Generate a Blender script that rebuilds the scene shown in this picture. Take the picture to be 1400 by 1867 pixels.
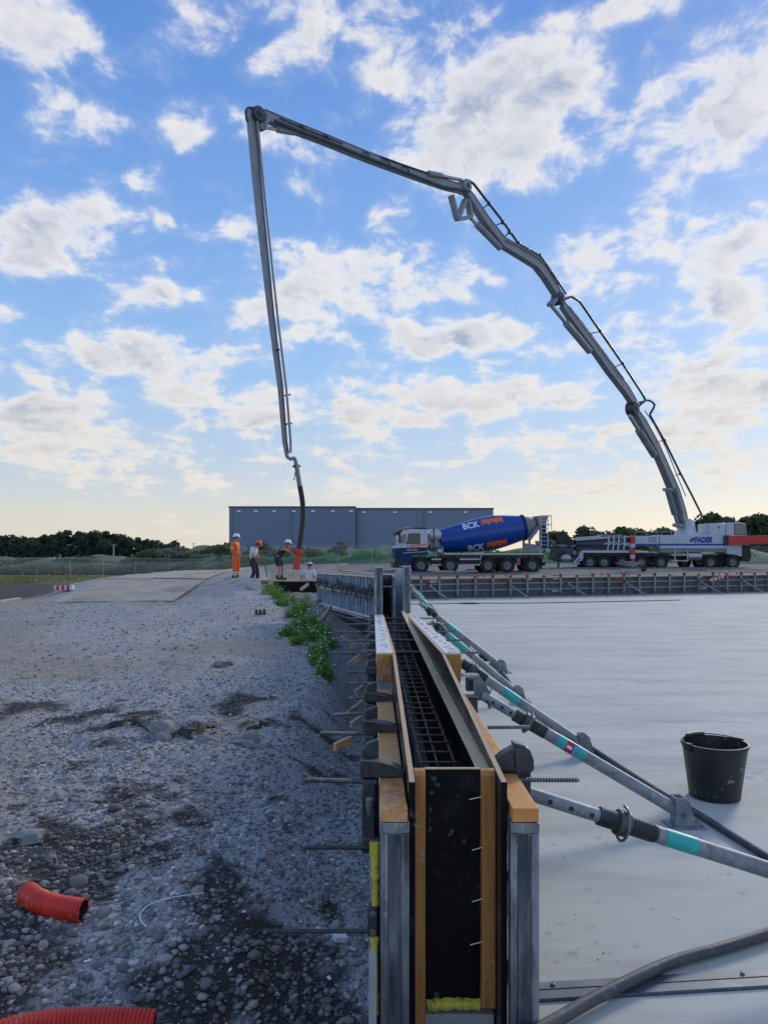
import bpy, bmesh, math, random
import numpy as np
from mathutils import Vector, Matrix, Euler
random.seed(7)
rng = np.random.default_rng(7)
for o in list(bpy.data.objects): bpy.data.objects.remove(o)
S = bpy.context.scene
C = S.collection
R = math.radians

# ------------------------------------------------------------------ camera
F, HOR, CAMZ = 1400.0, 1005.0, 1.6
cd = bpy.data.cameras.new('camera')
cam = bpy.data.objects.new('camera', cd); C.objects.link(cam)
cam.location = (0, 0, CAMZ); cam.rotation_euler = (R(90), 0, 0)
cd.sensor_fit = 'VERTICAL'; cd.sensor_height = 36.0; cd.lens = F/1867*36
cd.shift_y = (HOR-933.5)/1867
cd.clip_start = 0.05; cd.clip_end = 3000
S.camera = cam
S.render.resolution_x, S.render.resolution_y = 767, 1024

def P(px, py, d):
    "point seen at photo pixel (px,py) at distance d"
    return Vector(((px-700)/F*d, d, CAMZ-(py-HOR)/F*d))

# ------------------------------------------------------------------ view, world, sun
S.view_settings.view_transform = 'Standard'; S.view_settings.look = 'None'
S.view_settings.gamma = 1; S.view_settings.exposure = 0.42; S.view_settings.use_curve_mapping = False
SUN_AZ, SUN_EL = 36.0, 24.0          # degrees right of the view direction, above the horizon
W = bpy.data.worlds.new('World'); S.world = W; W.use_nodes = True
def build_world():
    nt = W.node_tree; N = nt.nodes; L = nt.links; N.clear()
    def val(x, sock):
        if hasattr(x, 'is_linked') or isinstance(x, bpy.types.NodeSocket): L.new(x, sock)
        else: sock.default_value = x
    def m(op, a, b=0.0, c=0.0, clamp=False):
        n = N.new('ShaderNodeMath'); n.operation = op; n.use_clamp = clamp
        val(a, n.inputs[0]); val(b, n.inputs[1]); val(c, n.inputs[2]); return n.outputs[0]
    def comb(x, y, z):
        n = N.new('ShaderNodeCombineXYZ'); val(x, n.inputs[0]); val(y, n.inputs[1]); val(z, n.inputs[2]); return n.outputs[0]
    def noise(v, sc, det, rough, dist=0.0):
        n = N.new('ShaderNodeTexNoise'); L.new(v, n.inputs['Vector'])
        n.inputs['Scale'].default_value = sc; n.inputs['Detail'].default_value = det
        n.inputs['Roughness'].default_value = rough; n.inputs['Distortion'].default_value = dist
        return n.outputs['Fac']
    def sstep(x, a, b):
        n = N.new('ShaderNodeMapRange'); n.interpolation_type = 'SMOOTHSTEP'
        val(x, n.inputs[0]); n.inputs[1].default_value = a; n.inputs[2].default_value = b; return n.outputs[0]
    def mix(f, a, b, mode='MIX'):
        n = N.new('ShaderNodeMix'); n.data_type = 'RGBA'; n.blend_type = mode
        val(f, n.inputs[0])
        for s, x in ((n.inputs[6], a), (n.inputs[7], b)):
            if isinstance(x, tuple): s.default_value = (*x, 1)
            else: L.new(x, s)
        return n.outputs[2]
    tc = N.new('ShaderNodeTexCoord'); vn = N.new('ShaderNodeVectorMath'); vn.operation = 'NORMALIZE'
    L.new(tc.outputs['Generated'], vn.inputs[0])
    sp = N.new('ShaderNodeSeparateXYZ'); L.new(vn.outputs[0], sp.inputs[0])
    x, y, z = sp.outputs
    sky = N.new('ShaderNodeTexSky'); sky.sky_type = 'NISHITA'; sky.sun_disc = False
    sky.sun_elevation = R(SUN_EL); sky.sun_rotation = R(SUN_AZ)
    sky.air_density = 1.0; sky.dust_density = 0.6; sky.ozone_density = 2.0
    zc = m('MAXIMUM', z, 0.0)
    # clear sky colour by height, carried by the sky texture's own variation
    cr = N.new('ShaderNodeValToRGB'); L.new(zc, cr.inputs[0]); e = cr.color_ramp.elements
    stops = [(0.0, (.55, .51, .45)), (.05, (.50, .50, .48)), (.12, (.36, .45, .58)), (.22, (.245, .41, .665)),
             (.38, (.15, .305, .63)), (.58, (.08, .205, .54)), (1.0, (.045, .125, .40))]
    e[0].position, e[0].color = stops[0][0], (*stops[0][1], 1)
    e[1].position, e[1].color = stops[-1][0], (*stops[-1][1], 1)
    for p, c in stops[1:-1]: k = e.new(p); k.color = (*c, 1)
    skys = mix(1.0, sky.outputs[0], (.10, .10, .10), 'MULTIPLY')
    base = mix(.85, skys, cr.outputs[0])
    # the warm rim of the sky belongs to the sun's half
    cool = mix(sstep(z, .0, .5), (.46, .55, .68), (.12, .28, .62))
    base = mix(m('MULTIPLY', sstep(y, .35, -.35), .8), base, cool)
    # clouds
    k = m('ADD', m('MAXIMUM', z, 0.0), 0.16)
    q = comb(m('DIVIDE', x, k), m('DIVIDE', y, k), 0.0)
    ang = comb(x, m('MULTIPLY', y, .35), m('MULTIPLY', z, 1.5))
    blobs = [(60,40,130,70,1),(275,90,70,55,.9),(90,200,110,45,.6),(330,230,50,40,.9),(560,60,200,80,.75),(720,95,120,65,.9),
             (930,215,250,110,1.15),(800,240,140,70,.9),(1060,270,90,60,.8),(1280,190,190,140,1.1),(1180,8,200,28,.9),(80,430,120,60,1),(435,405,44,38,.9),
             (590,520,150,80,.85),(770,530,90,50,.8),(270,540,70,28,.9),(1290,430,130,70,1),(1060,460,75,45,.8),(220,645,130,50,.85),
             (800,612,110,38,.9),(940,602,50,22,.9),(1180,600,70,36,.8),(1345,560,80,50,.85),(100,770,140,55,.7),(385,712,150,32,.7),
             (620,765,220,36,.6),(880,720,200,40,.8),(1310,700,150,50,1.0),(520,260,45,28,.8),(300,410,20,18,.7),(905,515,26,14,.8),
             (1090,890,150,20,.5),(640,900,120,16,.4),(250,830,120,22,.4),(1050,800,170,30,.6)]
    cov = None
    for bx, by, rx, ry, w in blobs:
        d = Vector(((bx-700)/F, 1, (HOR-by)/F)); nn = d.length; d.normalize()
        ax, az = F*nn/(rx*1.5), F*nn/(ry*1.5)
        va = N.new('ShaderNodeVectorMath'); va.operation = 'MULTIPLY_ADD'; L.new(vn.outputs[0], va.inputs[0])
        va.inputs[1].default_value = (ax, 0, az); va.inputs[2].default_value = (-d.x*ax, 0, -d.z*az)
        ln = N.new('ShaderNodeVectorMath'); ln.operation = 'LENGTH'; L.new(va.outputs[0], ln.inputs[0])
        mr = N.new('ShaderNodeMapRange'); mr.interpolation_type = 'SMOOTHSTEP'; L.new(ln.outputs['Value'], mr.inputs[0])
        mr.inputs[1].default_value = 1.0; mr.inputs[2].default_value = .15; mr.inputs[4].default_value = w
        cov = mr.outputs[0] if cov is None else m('MAXIMUM', cov, mr.outputs[0])
    front = sstep(y, .25, .6)
    # away from the picked-out clouds the same broken cover goes on all around
    gen = m('MULTIPLY', sstep(noise(q, 1.3, 2, .5), .42, .68), .75)
    cov = m('ADD', m('MULTIPLY', m('MINIMUM', cov, 1.2), front), m('MULTIPLY', gen, m('SUBTRACT', 1.0, m('MULTIPLY', front, .85))))
    low = m('ADD', m('MULTIPLY', m('MULTIPLY', sstep(z, .50, .18), sstep(z, .02, .11)), .24), .02)
    big = noise(q, 1.1, 2, .5)
    def dens(off):
        vq = N.new('ShaderNodeVectorMath'); vq.operation = 'ADD'; L.new(q, vq.inputs[0]); vq.inputs[1].default_value = (off[0], off[1], 3.1)
        va = N.new('ShaderNodeVectorMath'); va.operation = 'ADD'; L.new(ang, va.inputs[0]); va.inputs[1].default_value = (off[2], 0, off[3])
        n1 = noise(vq.outputs[0], 6.0, 4, .55, 0.0); n2 = noise(va.outputs[0], 17.0, 7, .60, .3)
        n = m('ADD', m('MULTIPLY', n1, .42), m('MULTIPLY', n2, .58))
        return m('ADD', m('MULTIPLY', m('SUBTRACT', n, .5), 4.6), m('ADD', m('MULTIPLY', cov, .72), m('ADD', low, m('MULTIPLY', m('SUBTRACT', big, .5), .7))))
    D0 = dens((0, 0, 0, 0)); D1 = dens((.05, -.03, .012, .016))
    alpha = m('ADD', m('MULTIPLY', sstep(D0, .26, .84), .62), m('MULTIPLY', sstep(D0, -.1, 1.1), .33))
    thick = sstep(D0, .50, 1.30)
    lit = sstep(m('SUBTRACT', D0, D1), -.35, .40)
    shade = m('MULTIPLY', thick, m('SUBTRACT', 1.0, m('MULTIPLY', lit, .55)))
    white = mix(sstep(z, .02, .35), (.68, .62, .54), (.72, .695, .67))
    grey = mix(sstep(z, .02, .40), (.38, .415, .475), (.26, .315, .445))
    ccol = mix(shade, white, grey)
    out = mix(alpha, base, ccol)
    bg = N.new('ShaderNodeBackground'); L.new(out, bg.inputs[0]); bg.inputs[1].default_value = 1.0
    wo = N.new('ShaderNodeOutputWorld'); L.new(bg.outputs[0], wo.inputs[0])
build_world()
W.cycles.sampling_method = 'MANUAL'; W.cycles.sample_map_resolution = 512
sl = bpy.data.lights.new('sun', 'SUN'); sl.energy = 1.5; sl.angle = R(13); sl.color = (1, .90, .76)
so = bpy.data.objects.new('sun', sl); C.objects.link(so)
sd = Vector((math.sin(R(SUN_AZ))*math.cos(R(SUN_EL)), math.cos(R(SUN_AZ))*math.cos(R(SUN_EL)), math.sin(R(SUN_EL))))
so.rotation_euler = sd.to_track_quat('Z', 'Y').to_euler(); so.location = (20, 10, 30)

# ------------------------------------------------------------------ materials
MAT = {}
def mk(name, c1, c2=None, scale=6, rough=.7, metal=0, bump=0, bscale=60, stretch=(1, 1, 1), lo=.38, hi=.62, c3=None, s3=1.5, l3=.55, h3=.7, emit=None, rvar=.12, spec=.5, specks=None, sp_scale=38, sp_lo=.64, sp_hi=.70):
    "two noise-mixed colours, an optional third in patches, noise bump and roughness"
    mt = bpy.data.materials.new(name); mt.use_nodes = True; nt = mt.node_tree; N = nt.nodes; L = nt.links
    b = N['Principled BSDF']; MAT[name] = mt
    b.inputs['Metallic'].default_value = metal; b.inputs['Roughness'].default_value = rough
    b.inputs['Specular IOR Level'].default_value = spec
    tc = N.new('ShaderNodeTexCoord'); oi = N.new('ShaderNodeObjectInfo')
    ad = N.new('ShaderNodeVectorMath'); ad.operation = 'ADD'
    sc = N.new('ShaderNodeVectorMath'); sc.operation = 'SCALE'; sc.inputs['Scale'].default_value = 37.0
    cb = N.new('ShaderNodeCombineXYZ')
    for i in range(3): L.new(oi.outputs['Random'], cb.inputs[i])
    L.new(cb.outputs[0], sc.inputs[0]); L.new(tc.outputs['Object'], ad.inputs[0]); L.new(sc.outputs[0], ad.inputs[1])
    mp = N.new('ShaderNodeMapping'); mp.inputs['Scale'].default_value = stretch; L.new(ad.outputs[0], mp.inputs[0])
    def ns(s, det=6, r=.6):
        n = N.new('ShaderNodeTexNoise'); n.inputs['Scale'].default_value = s; n.inputs['Detail'].default_value = det
        n.inputs['Roughness'].default_value = r; L.new(mp.outputs[0], n.inputs['Vector']); return n.outputs['Fac']
    def mr(x, a, bb, c=0, d=1):
        n = N.new('ShaderNodeMapRange'); L.new(x, n.inputs[0]); n.inputs[1].default_value = a; n.inputs[2].default_value = bb
        n.inputs[3].default_value = c; n.inputs[4].default_value = d; return n.outputs[0]
    if c2 is None: c2 = tuple(min(1, x*1.18) for x in c1)
    n1 = ns(scale)
    mx = N.new('ShaderNodeMix'); mx.data_type = 'RGBA'; L.new(mr(n1, lo, hi), mx.inputs[0])
    mx.inputs[6].default_value = (*c1, 1); mx.inputs[7].default_value = (*c2, 1); col = mx.outputs[2]
    if c3:
        m2 = N.new('ShaderNodeMix'); m2.data_type = 'RGBA'; L.new(mr(ns(s3, 7, .65), l3, h3), m2.inputs[0])
        L.new(col, m2.inputs[6]); m2.inputs[7].default_value = (*c3, 1); col = m2.outputs[2]
    if specks:
        # splashes and dust: small spots, thicker in some places than in others
        na = N.new('ShaderNodeTexNoise'); na.inputs['Scale'].default_value = sp_scale; na.inputs['Detail'].default_value = 3; L.new(ad.outputs[0], na.inputs['Vector'])
        nb = N.new('ShaderNodeTexNoise'); nb.inputs['Scale'].default_value = sp_scale*.12; nb.inputs['Detail'].default_value = 3; L.new(ad.outputs[0], nb.inputs['Vector'])
        sm = N.new('ShaderNodeMath'); sm.operation = 'MULTIPLY_ADD'; L.new(nb.outputs['Fac'], sm.inputs[0]); sm.inputs[1].default_value = .55; L.new(na.outputs['Fac'], sm.inputs[2])
        sb = N.new('ShaderNodeMath'); sb.operation = 'SUBTRACT'; L.new(sm.outputs[0], sb.inputs[0]); sb.inputs[1].default_value = .275
        m4 = N.new('ShaderNodeMix'); m4.data_type = 'RGBA'; L.new(mr(sb.outputs[0], sp_lo, sp_hi, 0, .8), m4.inputs[0])
        L.new(col, m4.inputs[6]); m4.inputs[7].default_value = (*specks, 1); col = m4.outputs[2]
    L.new(col, b.inputs['Base Color'])
    L.new(mr(n1, .2, .8, max(.03, rough-rvar), min(1, rough+rvar)), b.inputs['Roughness'])
    if bump:
        bp = N.new('ShaderNodeBump'); bp.inputs['Strength'].default_value = bump; bp.inputs['Distance'].default_value = .01
        L.new(ns(bscale, 4), bp.inputs['Height']); L.new(bp.outputs[0], b.inputs['Normal'])
    if emit:
        b.inputs['Emission Color'].default_value = (*emit, 1); b.inputs['Emission Strength'].default_value = .6
    return mt
mk('concrete_slab', (.475, .475, .41), (.60, .595, .52), .9, .82, bump=.12, bscale=60, stretch=(.32, 1.1, 1), lo=.32, hi=.68, c3=(.40, .39, .355), s3=2.2, l3=.46, h3=.70, specks=(.33, .32, .30), sp_scale=14, sp_lo=.66, sp_hi=.78, spec=.25, rvar=.16)
mk('edge_steel', (.085, .11, .14), (.14, .17, .20), 8, .55, .4, c3=(.20, .22, .23), s3=10, l3=.55, h3=.75)
mk('concrete', (.30, .30, .29), (.40, .39, .37), 5, .8, bump=.4, bscale=50)
mk('wood', (.60, .28, .08), (.70, .38, .14), 5, .65, specks=(.48, .46, .42), bump=.15, bscale=40, stretch=(1.2, 5, 9), c3=(.40, .30, .20), s3=2.6, l3=.50, h3=.72)
mk('wood_front', (.66, .27, .06), (.76, .36, .10), 9, .65, specks=(.48, .45, .40), bump=.2, bscale=60, stretch=(1, 1, 1.6), c3=(.34, .13, .03), s3=6, l3=.5, h3=.72)
mk('batten_wood', (.42, .175, .04), (.54, .25, .065), 5, .7, specks=(.40, .37, .33), bump=.2, bscale=60, stretch=(9, 9, .8), c3=(.20, .085, .03), s3=2, l3=.55, h3=.75)
mk('pale_wood', (.60, .44, .22), (.70, .54, .30), 6, .7, bump=.15, bscale=50, stretch=(8, 1, 8), c3=(.38, .27, .15), s3=2, l3=.5, h3=.75)
mk('weathered_wood', (.30, .245, .17), (.42, .35, .25), 6, .8, bump=.2, bscale=50, stretch=(1, 6, 6), c3=(.19, .155, .11), s3=2)
mk('film_ply', (.010, .009, .010), (.022, .018, .017), 3, .33, specks=(.22, .215, .21), spec=.3, bump=.05, bscale=30, c3=(.11, .105, .10), s3=3.5, l3=.52, h3=.80, rvar=.15)
mk('black_board', (.006, .006, .007), (.010, .010, .010), 3, .5, specks=(.10, .10, .10), sp_lo=.68, sp_hi=.76, spec=.12, bump=.05, c3=(.04, .037, .035), s3=6, l3=.60, h3=.85)
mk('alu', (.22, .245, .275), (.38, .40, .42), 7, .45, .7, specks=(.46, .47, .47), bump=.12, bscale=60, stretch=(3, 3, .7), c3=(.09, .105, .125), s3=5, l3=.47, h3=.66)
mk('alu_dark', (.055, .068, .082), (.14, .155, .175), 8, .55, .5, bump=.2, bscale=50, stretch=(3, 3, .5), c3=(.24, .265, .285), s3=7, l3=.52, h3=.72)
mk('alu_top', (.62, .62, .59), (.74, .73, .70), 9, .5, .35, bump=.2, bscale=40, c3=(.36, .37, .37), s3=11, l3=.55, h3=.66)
mk('galv', (.19, .22, .24), (.29, .32, .335), 9, .6, .3, specks=(.42, .42, .41), bump=.1, bscale=90, c3=(.13, .145, .155), s3=14, l3=.52, h3=.7)
mk('galv_panel', (.25, .33, .41), (.38, .46, .53), 7, .55, .3, bump=.1, bscale=60, c3=(.12, .14, .16), s3=5, l3=.55, h3=.72)
mk('dark_steel', (.05, .056, .056), (.10, .11, .108), 12, .5, .6, bump=.2, bscale=90, c3=(.10, .065, .04), s3=9, l3=.6, h3=.8)
mk('rod_steel', (.13, .125, .12), (.24, .235, .23), 20, .5, .7, c3=(.14, .08, .05), s3=12, l3=.58, h3=.75)
mk('rebar', (.10, .075, .055), (.19, .145, .11), 25, .6, .55, c3=(.24, .22, .20), s3=30, l3=.5, h3=.7)
mk('turquoise', (.012, .38, .34), (.02, .47, .42), 8, .5, specks=(.30, .36, .35), c3=(.04, .30, .28), s3=15, l3=.6, h3=.75)
mk('red_sticker', (.42, .015, .03), (.5, .02, .04), 5, .4)
mk('white_print', (.78, .78, .78), (.82, .82, .82), 5, .5)
mk('black_rubber', (.016, .016, .018), (.028, .028, .03), 10, .6, bump=.1)
mk('grey_hose', (.045, .05, .058), (.08, .085, .092), 12, .6, bump=.15, bscale=80, c3=(.19, .19, .19), s3=20, l3=.58, h3=.75)
mk('bucket_black', (.012, .013, .017), (.02, .021, .026), 6, .38, specks=(.24, .24, .235), sp_lo=.66, sp_hi=.72, bump=.06, c3=(.10, .10, .10), s3=9, l3=.62, h3=.78)
mk('red_duct', (.56, .022, .008), (.66, .034, .013), 8, .48, specks=(.36, .20, .16), sp_scale=30, c3=(.40, .05, .03), s3=12, l3=.62, h3=.8)
mk('foam', (.55, .46, .045), (.68, .58, .09), 30, .85, bump=.8, bscale=90, c3=(.16, .14, .05), s3=22, l3=.56, h3=.66)
mk('truck_blue', (.002, .03, .10), (.003, .038, .125), 3, .30, spec=.2, rvar=.05, c3=(.015, .035, .09), s3=4, l3=.6, h3=.85)
mk('drum_blue', (.003, .052, .27), (.004, .065, .32), 3, .30, rvar=.06, c3=(.015, .08, .26), s3=3, l3=.6, h3=.85)
mk('truck_white', (.47, .52, .58), (.55, .59, .64), 4, .4, c3=(.34, .35, .35), s3=3, l3=.58, h3=.8)
mk('truck_grey', (.17, .185, .205), (.23, .245, .265), 4, .45, c3=(.26, .25, .235), s3=3, l3=.55, h3=.75)
mk('silver', (.36, .38, .40), (.46, .48, .50), 5, .35, .6)
mk('chassis_black', (.014, .015, .018), (.025, .026, .03), 5, .6, c3=(.06, .055, .05), s3=3, l3=.55, h3=.75)
mk('tyre', (.013, .013, .014), (.024, .024, .025), 9, .8, bump=.2)
mk('glass_dark', (.012, .016, .02), (.02, .025, .03), 2, .06, spec=.8, rvar=.02)
mk('glass_window', (.10, .14, .14), (.14, .18, .18), 2, .08, spec=.8, rvar=.02)
mk('orange_mark', (.88, .14, .015), (.92, .17, .02), 5, .4)
mk('logo_blue', (.01, .03, .28), (.012, .04, .32), 5, .4)
mk('red_paint', (.50, .03, .02), (.58, .04, .03), 4, .4)
mk('boom_grey', (.20, .22, .245), (.26, .28, .305), 1.2, .45, .1, c3=(.15, .16, .17), s3=2, l3=.55, h3=.75)
mk('boom_dark', (.035, .042, .055), (.065, .075, .09), 2, .45, .3)
mk('wall_panel', (.155, .21, .275), (.165, .22, .285), .15, .6)
mk('wall_panel2', (.18, .24, .31), (.19, .25, .32), .15, .6)
mk('trim_dark', (.06, .075, .095), None, 1, .5)
mk('bark', (.06, .045, .03), (.10, .08, .06), 6, .9, bump=.5)
mk('leaf_far', (.030, .055, .030), (.055, .09, .045), .35, .8, c3=(.03, .05, .03), s3=.8)
mk('leaf_mid', (.065, .105, .045), (.11, .155, .07), .35, .8, c3=(.05, .08, .03), s3=.8)
mk('weed', (.08, .21, .02), (.16, .34, .04), 5, .6, c3=(.12, .20, .03), s3=3)
mk('flower_white', (.75, .76, .70), None, 5, .7)
mk('grass', (.12, .15, .035), (.22, .22, .07), .4, .8, c3=(.07, .12, .025), s3=.25)
mk('bank_soil', (.06, .08, .05), (.11, .13, .085), .35, .95, bump=.6, bscale=3, c3=(.05, .085, .035), s3=.09, l3=.42, h3=.6)
mk('bank_green', (.022, .085, .04), (.04, .13, .06), .5, .9, bump=.6, bscale=3, c3=(.05, .10, .05), s3=.2)
mk('steel_plate', (.36, .305, .235), (.44, .38, .30), 1.2, .75, .05, bump=.15, bscale=20, c3=(.26, .20, .14), s3=.8, l3=.5, h3=.7)
mk('fence_metal', (.32, .37, .38), (.40, .44, .45), 3, .5, .5)
mk('black_film', (.012, .012, .014), (.03, .03, .032), 8, .5, bump=.5, bscale=30)
mk('lump', (.19, .19, .19), (.30, .29, .275), 8, .9, bump=.9, bscale=40, c3=(.12, .12, .12), s3=5)
mk('skin', (.42, .20, .13), (.48, .25, .17), 8, .6)
mk('hiviz_orange', (.80, .13, .015), (.86, .18, .03), 5, .7, c3=(.60, .09, .01), s3=5)
mk('reflective', (.62, .62, .58), None, 5, .5)
mk('shirt_grey', (.55, .56, .60), (.64, .65, .68), 5, .85)
mk('navy_cloth', (.015, .018, .035), (.03, .033, .055), 6, .85)
mk('helmet_white', (.72, .74, .76), None, 5, .35)
mk('helmet_orange', (.70, .09, .025), None, 5, .35)
mk('hair', (.03, .022, .015), None, 9, .7)
mk('boot', (.025, .02, .017), (.05, .04, .03), 9, .8)
mk('far_ply', (.045, .055, .065), (.08, .092, .10), 2, .5, c3=(.11, .12, .125), s3=3, l3=.55, h3=.75)
mk('far_timber', (.46, .36, .22), (.56, .46, .30), 2, .75, stretch=(.6, 4, 4))
mk('white_scrap', (.70, .72, .74), None, 5, .6)
mk('rim_grey', (.13, .14, .15), (.24, .25, .26), 5, .5, .4)
mk('leaf_green', (.06, .22, .085), (.09, .30, .12), .4, .8, c3=(.08, .17, .06), s3=.3)
mk('brush', (.085, .10, .06), (.15, .16, .105), .5, .9, c3=(.06, .10, .04), s3=.2)
def translucent(names, f=.35):
    "thin leaves let some light through"
    for n in names:
        nt = MAT[n].node_tree; N = nt.nodes; L = nt.links; b = N['Principled BSDF']; o = N['Material Output']
        t = N.new('ShaderNodeBsdfTranslucent'); L.new(b.inputs['Base Color'].links[0].from_socket, t.inputs[0]); mx = N.new('ShaderNodeMixShader'); mx.inputs[0].default_value = f
        L.new(b.outputs[0], mx.inputs[1]); L.new(t.outputs[0], mx.inputs[2]); L.new(mx.outputs[0], o.inputs[0])
translucent(('leaf_far', 'leaf_mid', 'weed', 'grass', 'brush', 'leaf_green'))
def ply_edge():
    "plywood seen on edge: thin layers side by side"
    mt = mk('ply_edge', (.62, .44, .25), (.72, .54, .33), 12, .75, stretch=(6, .6, 6), bump=.1)
    N = mt.node_tree.nodes; L = mt.node_tree.links; b = N['Principled BSDF']
    src = b.inputs['Base Color'].links[0].from_socket
    tc = N.new('ShaderNodeTexCoord'); w = N.new('ShaderNodeTexWave'); w.bands_direction = 'X'
    w.inputs['Scale'].default_value = 95; w.inputs['Distortion'].default_value = .6; w.inputs['Detail Scale'].default_value = 4
    L.new(tc.outputs['Object'], w.inputs['Vector'])
    mr = N.new('ShaderNodeMapRange'); L.new(w.outputs['Fac'], mr.inputs[0]); mr.inputs[1].default_value = .3; mr.inputs[2].default_value = .8
    mr.inputs[4].default_value = .75
    mx = N.new('ShaderNodeMix'); mx.data_type = 'RGBA'; L.new(mr.outputs[0], mx.inputs[0]); L.new(src, mx.inputs[6]); mx.inputs[7].default_value = (.20, .11, .055, 1)
    L.new(mx.outputs[2], b.inputs['Base Color'])
ply_edge()

# ------------------------------------------------------------------ mesh tools
class MB:
    def __init__(s): s.v = []; s.f = []
    def quadmesh(s, pts, faces):
        n = len(s.v); s.v += [tuple(p) for p in pts]; s.f += [tuple(i+n for i in f) for f in faces]; return s
    def hexa(s, p):
        return s.quadmesh(p, [(3, 2, 1, 0), (4, 5, 6, 7), (0, 1, 5, 4), (1, 2, 6, 5), (2, 3, 7, 6), (3, 0, 4, 7)])
    def box(s, x0, x1, y0, y1, z0, z1):
        return s.hexa([(x0, y0, z0), (x1, y0, z0), (x1, y1, z0), (x0, y1, z0), (x0, y0, z1), (x1, y0, z1), (x1, y1, z1), (x0, y1, z1)])
    def obox(s, c, size, rot=(0, 0, 0)):
        M = Euler(rot).to_matrix(); c = Vector(c); a, b, d = [k/2 for k in size]
        return s.hexa([c+M@Vector(p) for p in ((-a, -b, -d), (a, -b, -d), (a, b, -d), (-a, b, -d), (-a, -b, d), (a, -b, d), (a, b, d), (-a, b, d))])
    def beam(s, p0, p1, w, h, up=(0, 0, 1)):
        "rectangular bar from p0 to p1, w across, h along up"
        p0, p1 = Vector(p0), Vector(p1); d = (p1-p0).normalized(); u = Vector(up)
        if abs(d.dot(u)) > .95: u = Vector((0, 1, 0))
        a = d.cross(u).normalized(); u = a.cross(d)
        w0, w1 = w if isinstance(w, tuple) else (w, w); h0, h1 = h if isinstance(h, tuple) else (h, h)
        q = lambda p, w, h: [p-a*w/2-u*h/2, p+a*w/2-u*h/2, p+a*w/2+u*h/2, p-a*w/2+u*h/2]
        A, B = q(p0, w0, h0), q(p1, w1, h1)
        return s.quadmesh(A+B, [(0, 1, 2, 3), (7, 6, 5, 4), (4, 5, 1, 0), (5, 6, 2, 1), (6, 7, 3, 2), (7, 4, 0, 3)])
    def rings(s, rings, cap=True, closed=True):
        n = len(s.v); k = len(rings[0])
        for r in rings: s.v += [tuple(p) for p in r]
        for i in range(len(rings)-1):
            for j in range(k if closed else k-1):
                a = n+i*k+j; b = n+i*k+(j+1) % k
                s.f.append((a, b, b+k, a+k))
        if cap:
            s.f.append(tuple(n+j for j in reversed(range(k)))); s.f.append(tuple(n+(len(rings)-1)*k+j for j in range(k)))
        return s
    def path(s, pts, r, n=8, cap=True):
        pts = [Vector(p) for p in pts]; rs = r if isinstance(r, (list, tuple)) else [r]*len(pts)
        ts = [(pts[min(i+1, len(pts)-1)]-pts[max(i-1, 0)]).normalized() for i in range(len(pts))]
        u = ts[0].orthogonal().normalized(); out = []
        for p, t, rr in zip(pts, ts, rs):
            u = (u-t*u.dot(t))
            if u.length < 1e-6: u = t.orthogonal()
            u.normalize(); w = t.cross(u)
            out.append([p+(u*math.cos(2*math.pi*j/n)+w*math.sin(2*math.pi*j/n))*rr for j in range(n)])
        return s.rings(out, cap)
    def tube(s, p0, p1, r0, r1=None, n=10, cap=True):
        return s.path([p0, p1], [r0, r0 if r1 is None else r1], n, cap)
    def lathe(s, prof, o=(0, 0, 0), axis=(0, 0, 1), n=24, cap=True):
        o = Vector(o); t = Vector(axis).normalized(); u = t.orthogonal().normalized(); w = t.cross(u)
        return s.rings([[o+t*a+(u*math.cos(2*math.pi*j/n)+w*math.sin(2*math.pi*j/n))*r for j in range(n)] for a, r in prof], cap)
    def prism(s, poly, vec):
        poly = [Vector(p) for p in poly]; vec = Vector(vec); k = len(poly)
        return s.quadmesh(poly+[p+vec for p in poly], [tuple(reversed(range(k))), tuple(range(k, 2*k))]+[(i, (i+1) % k, (i+1) % k+k, i+k) for i in range(k)])
    def ball(s, c, r, nu=10, nv=7):
        c = Vector(c); r = r if isinstance(r, (tuple, list)) else (r, r, r); rr = []
        for i in range(nv+1):
            a = math.pi*(i+.001)/(nv+.002)-math.pi/2
            rr.append([c+Vector((r[0]*math.cos(a)*math.cos(2*math.pi*j/nu), r[1]*math.cos(a)*math.sin(2*math.pi*j/nu), r[2]*math.sin(a))) for j in range(nu)])
        return s.rings(rr)
    def xf(s, M):
        s.v = [tuple(M@Vector(p)) for p in s.v]; return s

def raw_mesh(name, v, f, mat, smooth=35):
    me = bpy.data.meshes.new(name); me.from_pydata([tuple(p) for p in v], [], f)
    bm = bmesh.new(); bm.from_mesh(me); bmesh.ops.recalc_face_normals(bm, faces=bm.faces); bm.to_mesh(me); bm.free()
    if mat: me.materials.append(MAT[mat])
    if smooth:
        me.shade_smooth(); me.set_sharp_from_angle(angle=R(smooth))
    return me
def props(o, label=None, cat=None, group=None, kind=None):
    if label: o['label'] = label
    if cat: o['category'] = cat
    if group: o['group'] = group
    if kind: o['kind'] = kind
def bevel(o, w):
    b = o.modifiers.new('bevel', 'BEVEL'); b.width = w; b.segments = 2; b.limit_method = 'ANGLE'; b.angle_limit = R(40)

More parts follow.
